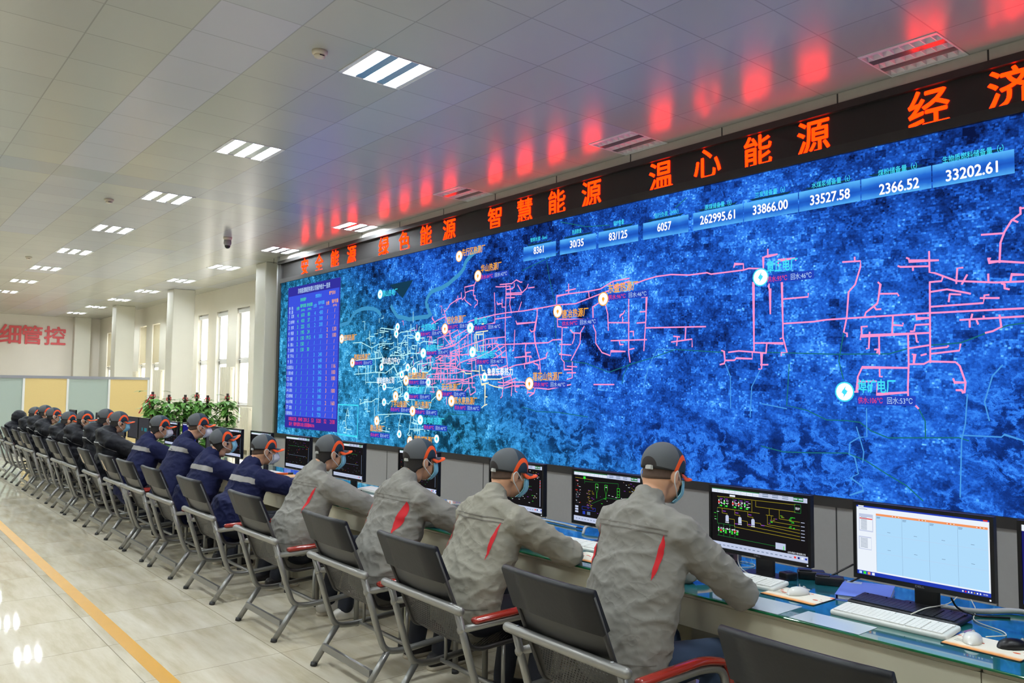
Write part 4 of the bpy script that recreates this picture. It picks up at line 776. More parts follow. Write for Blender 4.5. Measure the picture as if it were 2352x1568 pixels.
# blue folder
mfold = mat('folder_blue', lin(112, 138, 228), .4); mpg = mat('white_pages', lin(222, 222, 220), .7)
t = thing('ring_binder', 'blue plastic binder full of papers on the desk behind the black keyboard', 'binder', (-1.735, 3.50, ZD), .35)
MB().rbox(-.105, .105, -.15, .15, 0, .003, .006, mfold, 2, smooth=False).obj('back_cover', t); MB().rbox(-.098, .102, -.143, .143, .004, .021, .004, mpg, 2, smooth=False).obj('pages', t)
MB().rbox(-.105, .105, -.15, .15, .022, .025, .006, mfold, 2, smooth=False).obj('front_cover', t); mb = MB(); mb.box(-.108, -.105, -.15, .15, 0, .025, mfold); mb.obj('spine', t); MB().box(-.095, -.03, .1, .14, .0251, .0256, mpaper).obj('label_sticker', t)
# phone
t = thing('desk_phone', 'black desk phone under the plant-diagram monitor', 'telephone', (-2.56, 3.60, ZD), .5); mb = MB()
mb.add([V(p) for p in ((-.09, -.1, 0), (.09, -.1, 0), (.09, .1, 0), (-.09, .1, 0), (-.085, -.095, .025), (.085, -.095, .025), (.085, .095, .085), (-.085, .095, .085))], [(3, 2, 1, 0), (4, 5, 6, 7), (0, 1, 5, 4), (1, 2, 6, 5), (2, 3, 7, 6), (3, 0, 4, 7)], mrad); mb.obj('base', t)
MB().loft([((-.06, -.09, .055), .022, .014), ((-.06, -.05, .07), .014, .01), ((-.06, .05, .1), .014, .01), ((-.06, .09, .105), .022, .014)], mdark, 10).obj('handset', t)
mb = MB()
for i in range(4):
    for j in range(3): mb.box(-.01+.028*j, .008+.028*j, -.07+.026*i, -.054+.026*i, .04+.0165*i, .05+.0165*i, mkkb)
mb.obj('keypad', t); MB().box(-.015, .07, .05, .085, .077, .09, MATS['screen_teal'] if 0 else mgrey).obj('display', t)
# papers, cables
mmanila = mat('manila_paper', lin(226, 176, 120), .7); mor = mat('orange_plastic', lin(236, 96, 20), .4); mpinkp = mat('pinkish_print', lin(206, 176, 190), .3)
sheet([(-7.75, 3.34), (-7.45, 3.34), (-7.45, 3.56), (-7.75, 3.56)], 'tan paper folder beside the nearest blue-jacketed worker', mmanila, h=.004, cat='folder', name='paper_folder')
sheet([(-7.40, 3.12), (-7.1, 3.1), (-7.08, 3.34), (-7.38, 3.36)], 'open white booklet under the hand of the nearest blue-jacketed worker', mpg, h=.006, cat='booklet', name='booklet')
t = thing('utility_knife', 'orange utility knife with black tip lying near the nearest blue-jacketed worker', 'utility knife', (-7.80, 3.47, ZD), 1.0); MB().rbox(-.09, .05, -.015, .015, 0, .022, .007, mor, 2).obj('handle', t); MB().rbox(.05, .10, -.017, .017, 0, .024, .007, mdark, 2).obj('tip', t)
sheet([(-5.95, 3.22), (-5.70, 3.2), (-5.68, 3.4), (-5.93, 3.42)], 'paper on the desk beside the third grey-jacketed worker hand', mpg, h=.002)
sheet([(-4.75, 3.2), (-4.5, 3.18), (-4.48, 3.42), (-4.73, 3.44)], 'pinkish printed sheet beside the third nearest worker', mpinkp, h=.001)
for i, (x, y) in enumerate(((-12.3, 3.3), (-13.6, 3.25), (-8.2, 3.3))): sheet([(x, y), (x+.3, y), (x+.3, y+.22), (x, y+.22)], ['stack of white papers left of the farthest blue-jacketed worker', 'white papers at the nearest black-jacketed worker', 'white papers between the two nearest blue-jacketed workers'][i], mpg, h=.012)
mcabw, mcabk, mcond = mat('cable_white', lin(226, 222, 208), .45), mat('cable_black', lin(20, 20, 22), .4), mat('spiral_wrap', lin(198, 202, 204), .35)
def cable(pts, r, m, lab, name='cable', seg=7, bend=.05):
    P = [V(p) for p in pts]; return tag(MB().tube(P, r, m, seg, bend).obj(name), lab, 'cable')
z = ZD+.004
cable([(-1.43, 3.245, z+.025), (-1.41, 3.32, z+.04), (-1.39, 3.5, z+.03), (-1.40, 3.66, z+.05), (-1.42, 3.72, .93)], .0024, mcabw, 'white keyboard cable crossing the black keyboard')
cable([(-1.15, 3.21, z+.012), (-1.12, 3.33, z), (-1.15, 3.38, z), (-1.28, 3.44, z), (-1.33, 3.62, z), (-1.40, 3.74, z+.02)], .0022, mcabw, 'white mouse cable at the right edge of the desk')
cable([(-1.91, 3.32, z+.01), (-1.93, 3.38, z), (-1.99, 3.39, z), (-2.02, 3.44, z)], .0022, mcabw, 'white mouse cable by the walkie-talkies')
cable([(-2.42, 3.5, z), (-2.36, 3.57, z), (-2.38, 3.64, z), (-2.46, 3.66, z), (-2.52, 3.62, z), (-2.5, 3.54, z)], .0022, mcabw, 'coiled pale cable right of the desk phone')
cable([(-2.25, 3.40, z), (-2.34, 3.42, z+.03), (-2.38, 3.48, z+.1), (-2.36, 3.5, .87)], .0024, mcabw, 'white cable hanging under the plant-diagram monitor')
cable([(-1.36, 3.45, .83), (-1.36, 3.5, z+.02), (-1.30, 3.52, z), (-1.2, 3.6, z)], .004, mcabk, 'black cable dropping behind the bright monitor stand')
cable([(-1.45, 3.51, z+.009), (-1.30, 3.56, z+.009), (-1.22, 3.70, z+.009), (-1.10, 3.72, z+.009), (-.95, 3.66, z+.009)], .011, mcond, 'grey spiral-wrapped cable bundle at the right end of the desk', 'cable_bundle', 10)
cable([(-4.12, 3.68, z+.006), (-3.95, 3.68, z+.006), (-3.72, 3.66, z+.006)], .008, mcond, 'grey cable bundle right of the second nearest worker mask', 'cable_bundle', 8)
cable([(-3.72, 3.66, z+.006), (-3.64, 3.66, z+.006), (-3.58, 3.58, z)], .004, mcabk, 'short black cable tail out of the grey bundle')
cable([(-3.55, 3.55, z), (-3.62, 3.64, z+.03), (-3.55, 3.72, z+.04), (-3.42, 3.70, z+.03), (-3.36, 3.6, z)], .009, mcond, 'clear plastic hose loop near the silo-diagram monitor', 'plastic_hose', 8)
cable([(-5.02, 3.6, z+.006), (-4.9, 3.7, z+.006), (-4.72, 3.56, z+.006), (-4.6, 3.5, z+.006)], .008, mcond, 'grey cable bundle beside the third nearest worker', 'cable_bundle', 8)
cable([(-6.25, 3.64, z+.006), (-6.0, 3.7, z+.006), (-5.75, 3.62, z+.006), (-5.62, 3.5, z)], .008, mcond, 'grey cable bundle beside the fourth grey-jacketed worker', 'cable_bundle', 8)
# ------------------------------------------------------------------ chairs
mtube_s = mat('silver_tube', lin(142, 141, 137), .34, metal=.55, noise_amt=.06, noise_scale=9); mpadr = mat('red_arm_wood', lin(150, 38, 26), .18, coat=.6); mcov = mat('black_cover', lin(26, 27, 30), .46, spec=.28, bump=(60, .15, .004)); mfoot = mat('rubber_foot', lin(40, 40, 40), .6)
mtagp = mat('cream_tag', lin(224, 204, 176), .7)
def m_perf():
    m, n, l, b = nt('perforated_steel'); g = NG(m)
    uv = g.node('ShaderNodeUVMap'); sp = g.node('ShaderNodeSeparateXYZ'); l.new(uv.outputs[0], sp.inputs[0]); x, y = sp.outputs[0], sp.outputs[1]
    row = g.math('FLOOR', g.math('DIVIDE', y, .013)); fx = g.math('SUBTRACT', g.math('FRACT', g.math('ADD', g.math('DIVIDE', x, .017), g.math('MULTIPLY', row, .5))), .5); fy = g.math('SUBTRACT', g.math('FRACT', g.math('DIVIDE', y, .013)), .5)
    d = g.math('ADD', g.math('POWER', g.math('MULTIPLY', fx, .017), 2.), g.math('POWER', g.math('MULTIPLY', fy, .013), 2.))
    hole = g.math('LESS_THAN', d, .0035**2); inside = g.math('MULTIPLY', g.math('LESS_THAN', g.math('ABSOLUTE', x), .20), g.math('MULTIPLY', g.math('GREATER_THAN', y, .30), g.math('LESS_THAN', y, .92)))
    b.inputs['Base Color'].default_value = (*lin(40, 39, 38), 1); b.inputs['Roughness'].default_value = .36; b.inputs['Metallic'].default_value = .3
    l.new(g.math('SUBTRACT', 1., g.math('MULTIPLY', hole, inside)), b.inputs['Alpha']); return m
mperf = m_perf()
def chair(lab):
    t = thing('visitor_chair', lab, 'chair', group='chairs along the desks')
    # one bent shell: back top -> seat front; profile (y, z, arc length)
    prof = fillet([V((0, -.10, .91)), V((0, .10, .445)), V((0, .16, .425)), V((0, .54, .44)), V((0, .58, .42))], .06, 4); prof = [p for i, p in enumerate(prof)]
    L = [0.]
    for a, b in zip(prof, prof[1:]): L.append(L[-1]+(b-a).length)
    w = .25; xs = [-w, -.12, 0, .12, w]; vs = []; uv = []
    for p, s in zip(prof, L):
        for x in xs: vs.append((x, p.y-.018*(1-(x/w)**2) if p.z > .46 else p.y, p.z-.012*(1-(x/w)**2) if p.z < .46 else p.z)); uv.append((x, s))
    n = len(xs); mb = MB(); mb.add(vs, [(k*n+j, k*n+j+1, (k+1)*n+j+1, (k+1)*n+j) for k in range(len(prof)-1) for j in range(n-1)], mperf, True); o = mb.obj('seat_shell', t)
    ul = o.data.uv_layers.new(name='UVMap')
    for lp in o.data.loops: ul.data[lp.index].uv = uv[lp.vertex_index]
    for s in (-1, 1): MB().tube([V((s*.253, p.y, p.z)) for p in prof], .011, mblack, 8).obj('shell_rim', t)
    d = V((0, -.20, .465)).normalized(); nrm = V((0, -d.z, d.y)); mb = MB()
    top = V((0, -.105, .922)); pts = []
    for k in range(9): a = pi*k/8; pts.append(top+nrm*.016*cos(a)+d*.014*sin(a))
    pts = [top-d*.165+nrm*.02]+pts+[top-d*.165-nrm*.02]; w2 = .262; n = len(pts)
    vs = [(x, p.y-(.015*(1-(x/w2)**2)), p.z) for x in (-w2, -.13, 0, .13, w2) for p in pts]
    mb.add(vs, [(k*n+j, k*n+j+1, (k+1)*n+j+1, (k+1)*n+j) for k in range(4) for j in range(n-1)]+[tuple(range(n-1, -1, -1)), tuple(range(4*n, 5*n))], mcov, True); mb.obj('head_cover', t)
    MB().loft([((-.345, -.022, .65), .021, .021), ((.345, -.022, .65), .021, .021)], mtube_s, 14).obj('back_bar', t)
    for s in (-1, 1):
        x = s*.305
        MB().tube([(x, -.012, .645), (x, .085, .33), (x, .13, .215), (x, .24, .20), (x, .56, .222)], .0175, mtube_s, 10, .09).obj('side_frame', t)
        MB().tube([(x, .15, .215), (x, .003, .012)], .0185, mtube_s, 10).obj('leg', t)
        MB().tube([(x, .0045, .02), (x, .0, .0)], .021, mfoot, 10).obj('foot_cap', t)
        MB().tube([(x, .0, .552), (x, .45, .560), (x, .585, .535), (x, .60, .38), (x, .60, .012)], .0175, mtube_s, 10, .10).obj('leg', t)
        MB().tube([(x, .60, .022), (x, .60, 0)], .021, mfoot, 10).obj('foot_cap', t)
        mb = MB(); A = fillet([V((x, .09, .582)), V((x, .46, .592)), V((x, .60, .555)), V((x, .622, .46))], .1, 6); secs = [(p, .027, .016) for p in A]; mb.loft(secs, mpadr, 14); mb.obj('arm_pad', t)
        for y in (-.02,): MB().tube([(s*.275, y-.004, .668), (s*.275, y-.004, .673)], .007, malu, 8).obj('screw', t)
    MB().box(-.29, .29, .045, .065, .085, .125, mtube_s).obj('stretcher', t)
    MB().tube([(-.30, .30, .205), (.30, .30, .205)], .013, mtube_s, 8).obj('cross_bar', t); MB().tube([(-.25, .3, .21), (-.25, .3, .425)], .01, mtube_s, 8).obj('seat_post', t); MB().tube([(.25, .3, .21), (.25, .3, .425)], .01, mtube_s, 8).obj('seat_post', t)
    return t
CHX = [(-1.235, 0, 'empty black steel chair at the bottom right, only its back showing'), (-2.29, -.03, 'silver-armed chair behind the nearest worker'), (-3.29, -.03, 'steel chair behind the second nearest worker'), (-4.155, -.02, 'steel chair behind the third nearest worker'), (-5.33, 0, 'steel chair behind the fourth grey-jacketed worker'), (-6.47, 0, 'steel chair behind the nearest blue-jacketed worker'), (-7.49, 0, 'steel chair behind the bespectacled blue-jacketed worker'), (-8.36, 0, 'steel chair behind the tall blue-jacketed worker'), (-9.10, 0, 'steel chair with a cream tag, behind the farthest blue-jacketed worker'), (-10.11, 0, 'steel chair with a cream tag, behind the nearest black-jacketed worker'), (-11.22, 0, 'steel chair behind the second black-jacketed worker'), (-12.0, 0, 'steel chair behind the third black-jacketed worker'), (-13.06, 0, 'steel chair behind the fourth black-jacketed worker'), (-14.15, 0, 'far steel chair with a cream tag on its cover'), (-14.96, 0, 'far steel chair third from the end of the row'), (-16.12, 0, 'far steel chair second from the end of the row'), (-17.15, 0, 'last steel chair at the left edge')]
c0 = chair(CHX[0][2])
for i, (x, rz, lab) in enumerate(CHX):
    o = c0 if i == 0 else dup(c0)
    o.location = (x, 2.2, 0); o.rotation_euler = (0, 0, rz); o['label'] = lab
    if i in (8, 9, 13): MB().add([(-.06, -.1325, .875), (-.015, -.1335, .875), (-.015, -.083, .765), (-.06, -.082, .765)], [(0, 1, 2, 3)], mtagp).obj('paper_tag', o)
# ------------------------------------------------------------------ partition at the far end of the desks
XP = -21.5
myp = mat('yellow_panel_fabric', lin(208, 184, 124), .75, noise_amt=.05, noise_scale=60); mfg = mat('frosted_glass', lin(182, 198, 190), .35, trans=.2, alpha=.88)
t = thing('partition_screen', 'office partition of yellow and frosted glass panels at the far end of the desks', 'partition', (XP, 0, 0))
MB().box(-.03, .03, -3.3, 5.9, 1.81, 1.875, malu).obj('top_rail', t); MB().box(-.03, .03, -3.3, 5.9, 0, .08, malu).obj('bottom_rail', t)
PY = [5.88-.91*k for k in range(10)]
for y in PY: MB().box(-.03, .03, y-.025, y+.02, .08, 1.81, mframe).obj('post', t)
for k in range(9):
    a, b = PY[k+1]+.02, PY[k]-.025
    if k in (0, 2, 5): MB().box(-.02, .02, a, b, .08, 1.81, myp).obj('yellow_panel', t)
    else: MB().box(-.006, .006, a, b, .08, 1.81, mfg).obj('glass_panel', t)
# ------------------------------------------------------------------ plants
mpot = mat('plant_pot', lin(196, 190, 180), .4); mpole = mat('moss_pole', lin(46, 34, 26), .9); mrib = mat('red_ribbon', lin(226, 70, 74), .4); msoil = mat('soil', lin(60, 46, 34), .95)
def m_leaf():
    m, n, l, b = nt('leaf_green'); g = NG(m); nz = g.noise(g.xyz() and g.vec, 7., 3.)
    c = g.ramp(nz, [(.3, lin(70, 122, 50)), (.55, lin(118, 172, 78)), (.75, lin(170, 204, 110))]); l.new(c, b.inputs['Base Color']); b.inputs['Roughness'].default_value = .35; return m
mleaf = m_leaf()
def leaf(mb, p, d, size, r):
    """heart-shaped leaf folded along its midrib"""
    d = d.normalized(); side = d.cross(V((0, 0, 1)))
    if side.length < .1: side = V((1, 0, 0))
    side.normalize(); up = side.cross(d); out = [(0, 0), (-.16, .28), (.05, .5), (.4, .46), (.75, .22), (1.05, 0)]
    mid = [p+d*(size*a)-V((0, 0, 1))*size*.3*a*a for a in (0, .3, .65, 1.05)]
    L = [p+d*size*a+side*size*b*.85+up*size*.12*b-V((0, 0, 1))*size*.3*a*a for a, b in out[1:5]]; R = [p+d*size*a-side*size*b*.85+up*size*.12*b-V((0, 0, 1))*size*.3*a*a for a, b in out[1:5]]
    vs = mid+L+R
    mb.add(vs, [(0, 1, 5, 4), (1, 2, 6, 5), (2, 3, 7, 6), (0, 8, 9, 1), (1, 9, 10, 2), (2, 10, 11, 3)], mleaf, True)
PL = [((-17.0, 4.74), 1.53), ((-17.0, 5.06), 1.47), ((-17.0, 5.38), 1.47), ((-16.95, 5.60), 1.52), ((-17.0, 5.84), 1.46), ((-16.95, 6.24), 1.50)]
PLAB = ['leftmost climbing plant with the long hanging red ribbon', 'second climbing plant from the left, small red bow on its pole', 'third climbing plant from the left in the row by the windows', 'fourth climbing plant from the left in the row by the windows', 'fifth climbing plant, with two leaves above its red bow', 'rightmost climbing plant, nearest the video wall']
for i, ((x, y), h) in enumerate(PL):
    r = random.Random(40+i); t = thing('potted_plant', PLAB[i], 'plant', (x, y, 0), group='climbing plants behind the desks')
    MB().lathe([(.10, 0), (.12, .02), (.15, .26), (.155, .28), (.14, .28), (.135, .25)], mpot, 20).obj('pot', t); MB().lathe([(.01, .25), (.134, .255)], msoil, 16).obj('soil', t)
    MB().tube([(0, 0, .24), (.01, 0, h+.01)], .028, mpole, 8).obj('moss_pole', t)
    mb = MB()
    for k in range(240):
        z = .36+(h-.5)*r.random()**.8; a = r.uniform(0, 2*pi); q = r.uniform(.06, .19)
        p = V((q*cos(a), q*sin(a), z)); leaf(mb, p, V((cos(a), sin(a), r.uniform(-.7, .25))), r.uniform(.09, .155), r)
    for k in range(10): a = r.uniform(0, 2*pi); leaf(mb, V((.06*cos(a), .06*sin(a), h-.12+.02*k/4)), V((cos(a), sin(a), .2)), r.uniform(.08, .12), r)
    if i in (0, 4):
        for a in (-1.6, 1.5, -2.6): leaf(mb, V((.2*cos(a), .2*sin(a), h+.02)), V((cos(a), sin(a), .15)), .16, r)
    mb.obj('foliage', t)
    mb = MB()
    for k in range(5): a = 2*pi*k/5; q = r.uniform(.7, 1.2); mb.loft([(V((.02*cos(a), .02*sin(a), h-.07)), .008, .004), (V((.045*q*cos(a), .045*q*sin(a), h-.045*q)), .018, .005), (V((.055*q*cos(a+.4), .055*q*sin(a+.4), h-.10*q)), .016, .005), (V((.03*cos(a+.3), .03*sin(a+.3), h-.12)), .006, .004)], mrib, 8)
    if i == 0: mb.tube([(.04, -.02, h-.05), (.09, -.08, h-.25), (.1, -.03, h-.55)], .016, mrib, 6); mb.tube([(.04, -.03, h-.05), (.06, -.2, h-.3), (.05, -.26, h-.42)], .012, mrib, 6)
    mb.obj('ribbon', t)
# ------------------------------------------------------------------ radiators
mradi = mat('radiator_enamel', lin(226, 220, 200), .35)
def radiator(x0, x1, z0, z1, lab, n):
    t = thing('radiator', lab, 'radiator', ((x0+x1)/2, 7.62, 0), group='radiators below the windows'); w = (x1-x0)/n
    for k in range(n): a = x0-(x0+x1)/2+w*k; MB().rbox(a+.006, a+w-.006, -.13, 0.0, z0, z1, .02, mradi, 2).obj('column_section', t)
    mb = MB()
    for z in (z0+.05, z1-.05): mb.tube([((x0-x1)/2, -.065, z), ((x1-x0)/2, -.065, z)], .025, mradi, 8)
    mb.box((x0-x1)/2+.05, (x0-x1)/2+.08, -.1, .07, 0 if z0 < .3 else z0+.02, z0+.05, mradi); mb.box((x1-x0)/2-.08, (x1-x0)/2-.05, -.1, .07, 0 if z0 < .3 else z0+.02, z0+.05, mradi); mb.obj('header_pipe', t)
radiator(-20.95, -20.23, .15, 2.17, 'tall white radiator on the pier between the two windows right of the middle column', 6)
radiator(-26.9, -26.16, .15, 2.17, 'tall white radiator left of the middle column', 6)
radiator(-29.6, -28.9, .15, 2.15, 'tall white radiator seen above the yellow partition', 6)
radiator(-19.5, -18.95, .12, 1.16, 'low beige radiator behind the rightmost climbing plant', 8)
# ------------------------------------------------------------------ people
mskin = mat('skin', lin(216, 164, 130), .5, noise_amt=.07, noise_scale=14); mhair = mat('black_hair', lin(26, 22, 22), .55, bump=(160, .5, .004))
mbuzz = mat('cropped_hair', lin(84, 64, 52), .7, noise_amt=.25, noise_scale=120)
def m_cloth(name, col, rough, var=.07, fold=1.):
    m, n, l, b = nt(name); g = NG(m); x, y, z = g.xyz()
    c = g.mix(g.noise(g.vec, 5., 3.), tuple(q*(1-var) for q in col), tuple(min(1, q*(1+var)) for q in col)); l.new(c, b.inputs['Base Color']); b.inputs['Roughness'].default_value = rough; b.inputs['Specular IOR Level'].default_value = .2
    w = g.noise(g.vec, 2.5, 2.); ax = g.math('ADD', g.math('MULTIPLY', x, 5.), g.math('MULTIPLY', w, 3.)); az = g.math('ADD', g.math('MULTIPLY', z, 13.), g.math('MULTIPLY', x, 5.))
    def ridge(v, s_): return g.math('POWER', g.math('SUBTRACT', 1., g.math('MULTIPLY', g.math('ABSOLUTE', g.math('SUBTRACT', g.noise(v, s_, 2., .45), .5)), 3.2)), 3.)
    f1 = ridge(g.comb(ax, g.math('MULTIPLY', y, 6.), az), .9); f2 = ridge(g.comb(g.math('ADD', g.math('MULTIPLY', x, 11.), g.math('MULTIPLY', z, 7.)), g.math('MULTIPLY', y, 9.), g.math('SUBTRACT', g.math('MULTIPLY', z, 12.), g.math('MULTIPLY', x, 9.))), 1.1)
    h = g.math('ADD', g.math('MULTIPLY', f1, .65), g.math('MULTIPLY', f2, .45)); h = g.math('ADD', h, g.math('MULTIPLY', g.noise(g.vec, 55., 3.), .10))
    bp = g.node('ShaderNodeBump'); bp.inputs['Strength'].default_value = .42*fold; bp.inputs['Distance'].default_value = .0075; l.new(h, bp.inputs['Height']); l.new(bp.outputs[0], b.inputs['Normal']); return m
mjg, mjg2 = m_cloth('jacket_grey', lin(139, 136, 129), .82), m_cloth('jacket_pale_grey', lin(151, 147, 134), .82)
mjn, mjb = m_cloth('jacket_navy', lin(19, 25, 60), .8, .12), m_cloth('jacket_black', lin(14, 16, 23), .55, .15, .6)
mpant = mat('trousers_dark', lin(30, 34, 46), .8, noise_amt=.2, noise_scale=9); mjean = mat('trousers_denim', lin(44, 62, 88), .8, noise_amt=.25, noise_scale=7)
mvent = mat('vent_red', lin(206, 22, 34), .7); mrefs = mat('reflective_grey', lin(152, 149, 145), .5); mseamg = mat('seam_grey', lin(112, 107, 99), .85); mpipe = mat('piping_white', lin(190, 190, 190), .5)  # seam lines are a darker grey than the jacket cloth
mmaskb = mat('mask_blue', lin(150, 214, 230), .7, noise_amt=.05, noise_scale=30); mmaskw = mat('mask_white', lin(244, 244, 244), .7); mloop = mat('mask_loop', lin(226, 226, 222), .6)
mshoe, mshoew, msole = mat('shoe_dark', lin(34, 30, 32), .5), mat('shoe_white', lin(222, 218, 210), .5), mat('shoe_sole', lin(190, 180, 160), .6)
mbrim_o, mbrim_d = mat('cap_orange', lin(255, 96, 30), .6), mat('cap_slate', lin(46, 62, 74), .7); mtabc = mat('cap_tab', lin(190, 190, 184), .5); mwhite_eye = mat('eye_white', (.8, .78, .75), .2); miris = mat('eye_iris', (.03, .02, .015), .15); mgl = mat('spectacle_metal', lin(60, 60, 64), .3, metal=.6)
def m_cap():
    m, n, l, b = nt('cap_cloth'); g = NG(m); x, y, z = g.xyz(); ax = g.math('ABSOLUTE', x)
    def ring(a, c): return g.math('ADD', g.math('POWER', g.math('DIVIDE', g.math('SUBTRACT', y, .033), a), 2.), g.math('POWER', g.math('DIVIDE', g.math('ADD', z, .012), c), 2.))
    arch = g.math('MULTIPLY', g.math('MULTIPLY', g.math('LESS_THAN', ring(.064, .097), 1.), g.math('GREATER_THAN', ring(.044, .074), 1.)), g.math('GREATER_THAN', ax, .036))
    rear = g.math('LESS_THAN', g.math('ADD', y, g.math('MULTIPLY', z, .12)), -.002)
    d = g.math('MULTIPLY', g.math('SINE', g.math('MULTIPLY', z, 1500.)), g.math('SINE', g.math('MULTIPLY', g.math('ADD', x, y), 1500.))); dots = g.math('MULTIPLY', g.math('GREATER_THAN', d, .3), .5)
    c = g.mix(rear, lin(28, 52, 68), g.mix(dots, lin(86, 89, 92), lin(56, 59, 62)))
    band = g.math('MULTIPLY', g.math('LESS_THAN', z, .004), g.math('LESS_THAN', y, -.03)); c = g.mix(band, c, lin(30, 30, 32))
    op = g.math('LESS_THAN', g.math('ADD', g.math('POWER', g.math('DIVIDE', x, .04), 2.), g.math('POWER', g.math('DIVIDE', g.math('SUBTRACT', z, .004), .036), 2.)), 1.)
    op = g.math('MULTIPLY', g.math('MULTIPLY', op, g.math('GREATER_THAN', z, .004)), g.math('LESS_THAN', y, -.05)); c = g.mix(op, c, lin(36, 30, 28))
    c = g.mix(arch, c, lin(255, 92, 28)); l.new(c, b.inputs['Base Color']); b.inputs['Roughness'].default_value = .75; return m
mcap = m_cap()
def finger(mb, p, d, up, L, r, curl):
    d, up = d.normalized(), up.normalized(); P = [p]; a = .15
    for k in (.42, .32, .26):
        q = d*cos(a)-up*sin(a); P.append(P[-1]+q*L*k); a += curl
    mb.loft([(P[0], r*1.05, r*1.05), (P[1], r, r), (P[2], r*.93, r*.93), (P[3], r*.78, r*.78)], mskin, 8)
def hand(mb, w, d, side, curl=.5):
    """palm-down hand; side = +1 right, -1 left"""
    d = d.normalized(); up = V((0, 0, 1)); lat = d.cross(up).normalized()*1.0        # lat points to the right of d
    thumb = -lat*side
    mb.loft([(w-d*.02, .026, .019), (w+d*.03, .036, .017), (w+d*.075, .040, .015), (w+d*.095, .036, .012)], mskin, 12, ref=lat)
    for k, (o, L) in enumerate(((.030, .072), (.010, .082), (-.010, .076), (-.029, .060))):
        finger(mb, w+d*.088+thumb*o, d+thumb*o*2.2, up, L, .0085, curl)
    finger(mb, w+d*.03+thumb*.030, d*.75+thumb*.7, up, .062, .0098, .25)
def project(bvh, pts, off=.003):
    out = []
    for x, z in pts:
        h = bvh.ray_cast(V((x, -1.5, z)), V((0, 1, 0)))
        out.append(h[0]+h[1]*off if h[0] is not None else None)
    return out
def patch(bvh, rows, m, off=.003):
    """rows: list of point rows (x, z) laid on the back of the jacket"""
    mb = MB(); G = [project(bvh, r, off) for r in rows]; idx = {}; vs = []
    for i, r in enumerate(G):
        for j, p in enumerate(r):
            if p is not None: idx[i, j] = len(vs); vs.append(p)
    fs = []
    for i in range(len(G)-1):
        for j in range(len(G[0])-1):
            k = [(i, j), (i, j+1), (i+1, j+1), (i+1, j)]
            if all(q in idx for q in k) and max(abs(G[a][b].y-G[c][d].y) for a, b in k for c, d in k) < .08: fs.append(tuple(idx[q] for q in k))
    mb.add(vs, fs, m, True); return mb
def wrinkle(me, style, seed, A):
    o = V((seed*3.7, seed*1.3, seed*2.1)); me.update()
    nrm = [v.normal.copy() for v in me.vertices]
    for v, n in zip(me.vertices, nrm):
        p = v.co
        q = V((p.x*7+p.z*4, p.y*7, p.z*11-p.x*3))+o; f = 1-2*abs(noise.noise(q))
        q2 = V((p.x*17-p.z*6, p.y*15, p.z*22+p.x*7))+o; f2 = 1-2*abs(noise.noise(q2))
        k = A*(max(0, f)**2*.9+max(0, f2)**1.6*.5)
        if style == 'black': k = .006*abs(sin((p.z+.25*p.y)*pi/.075))+A*.6*f2
        v.co = p+n*(k-A*.3)
    me.update()
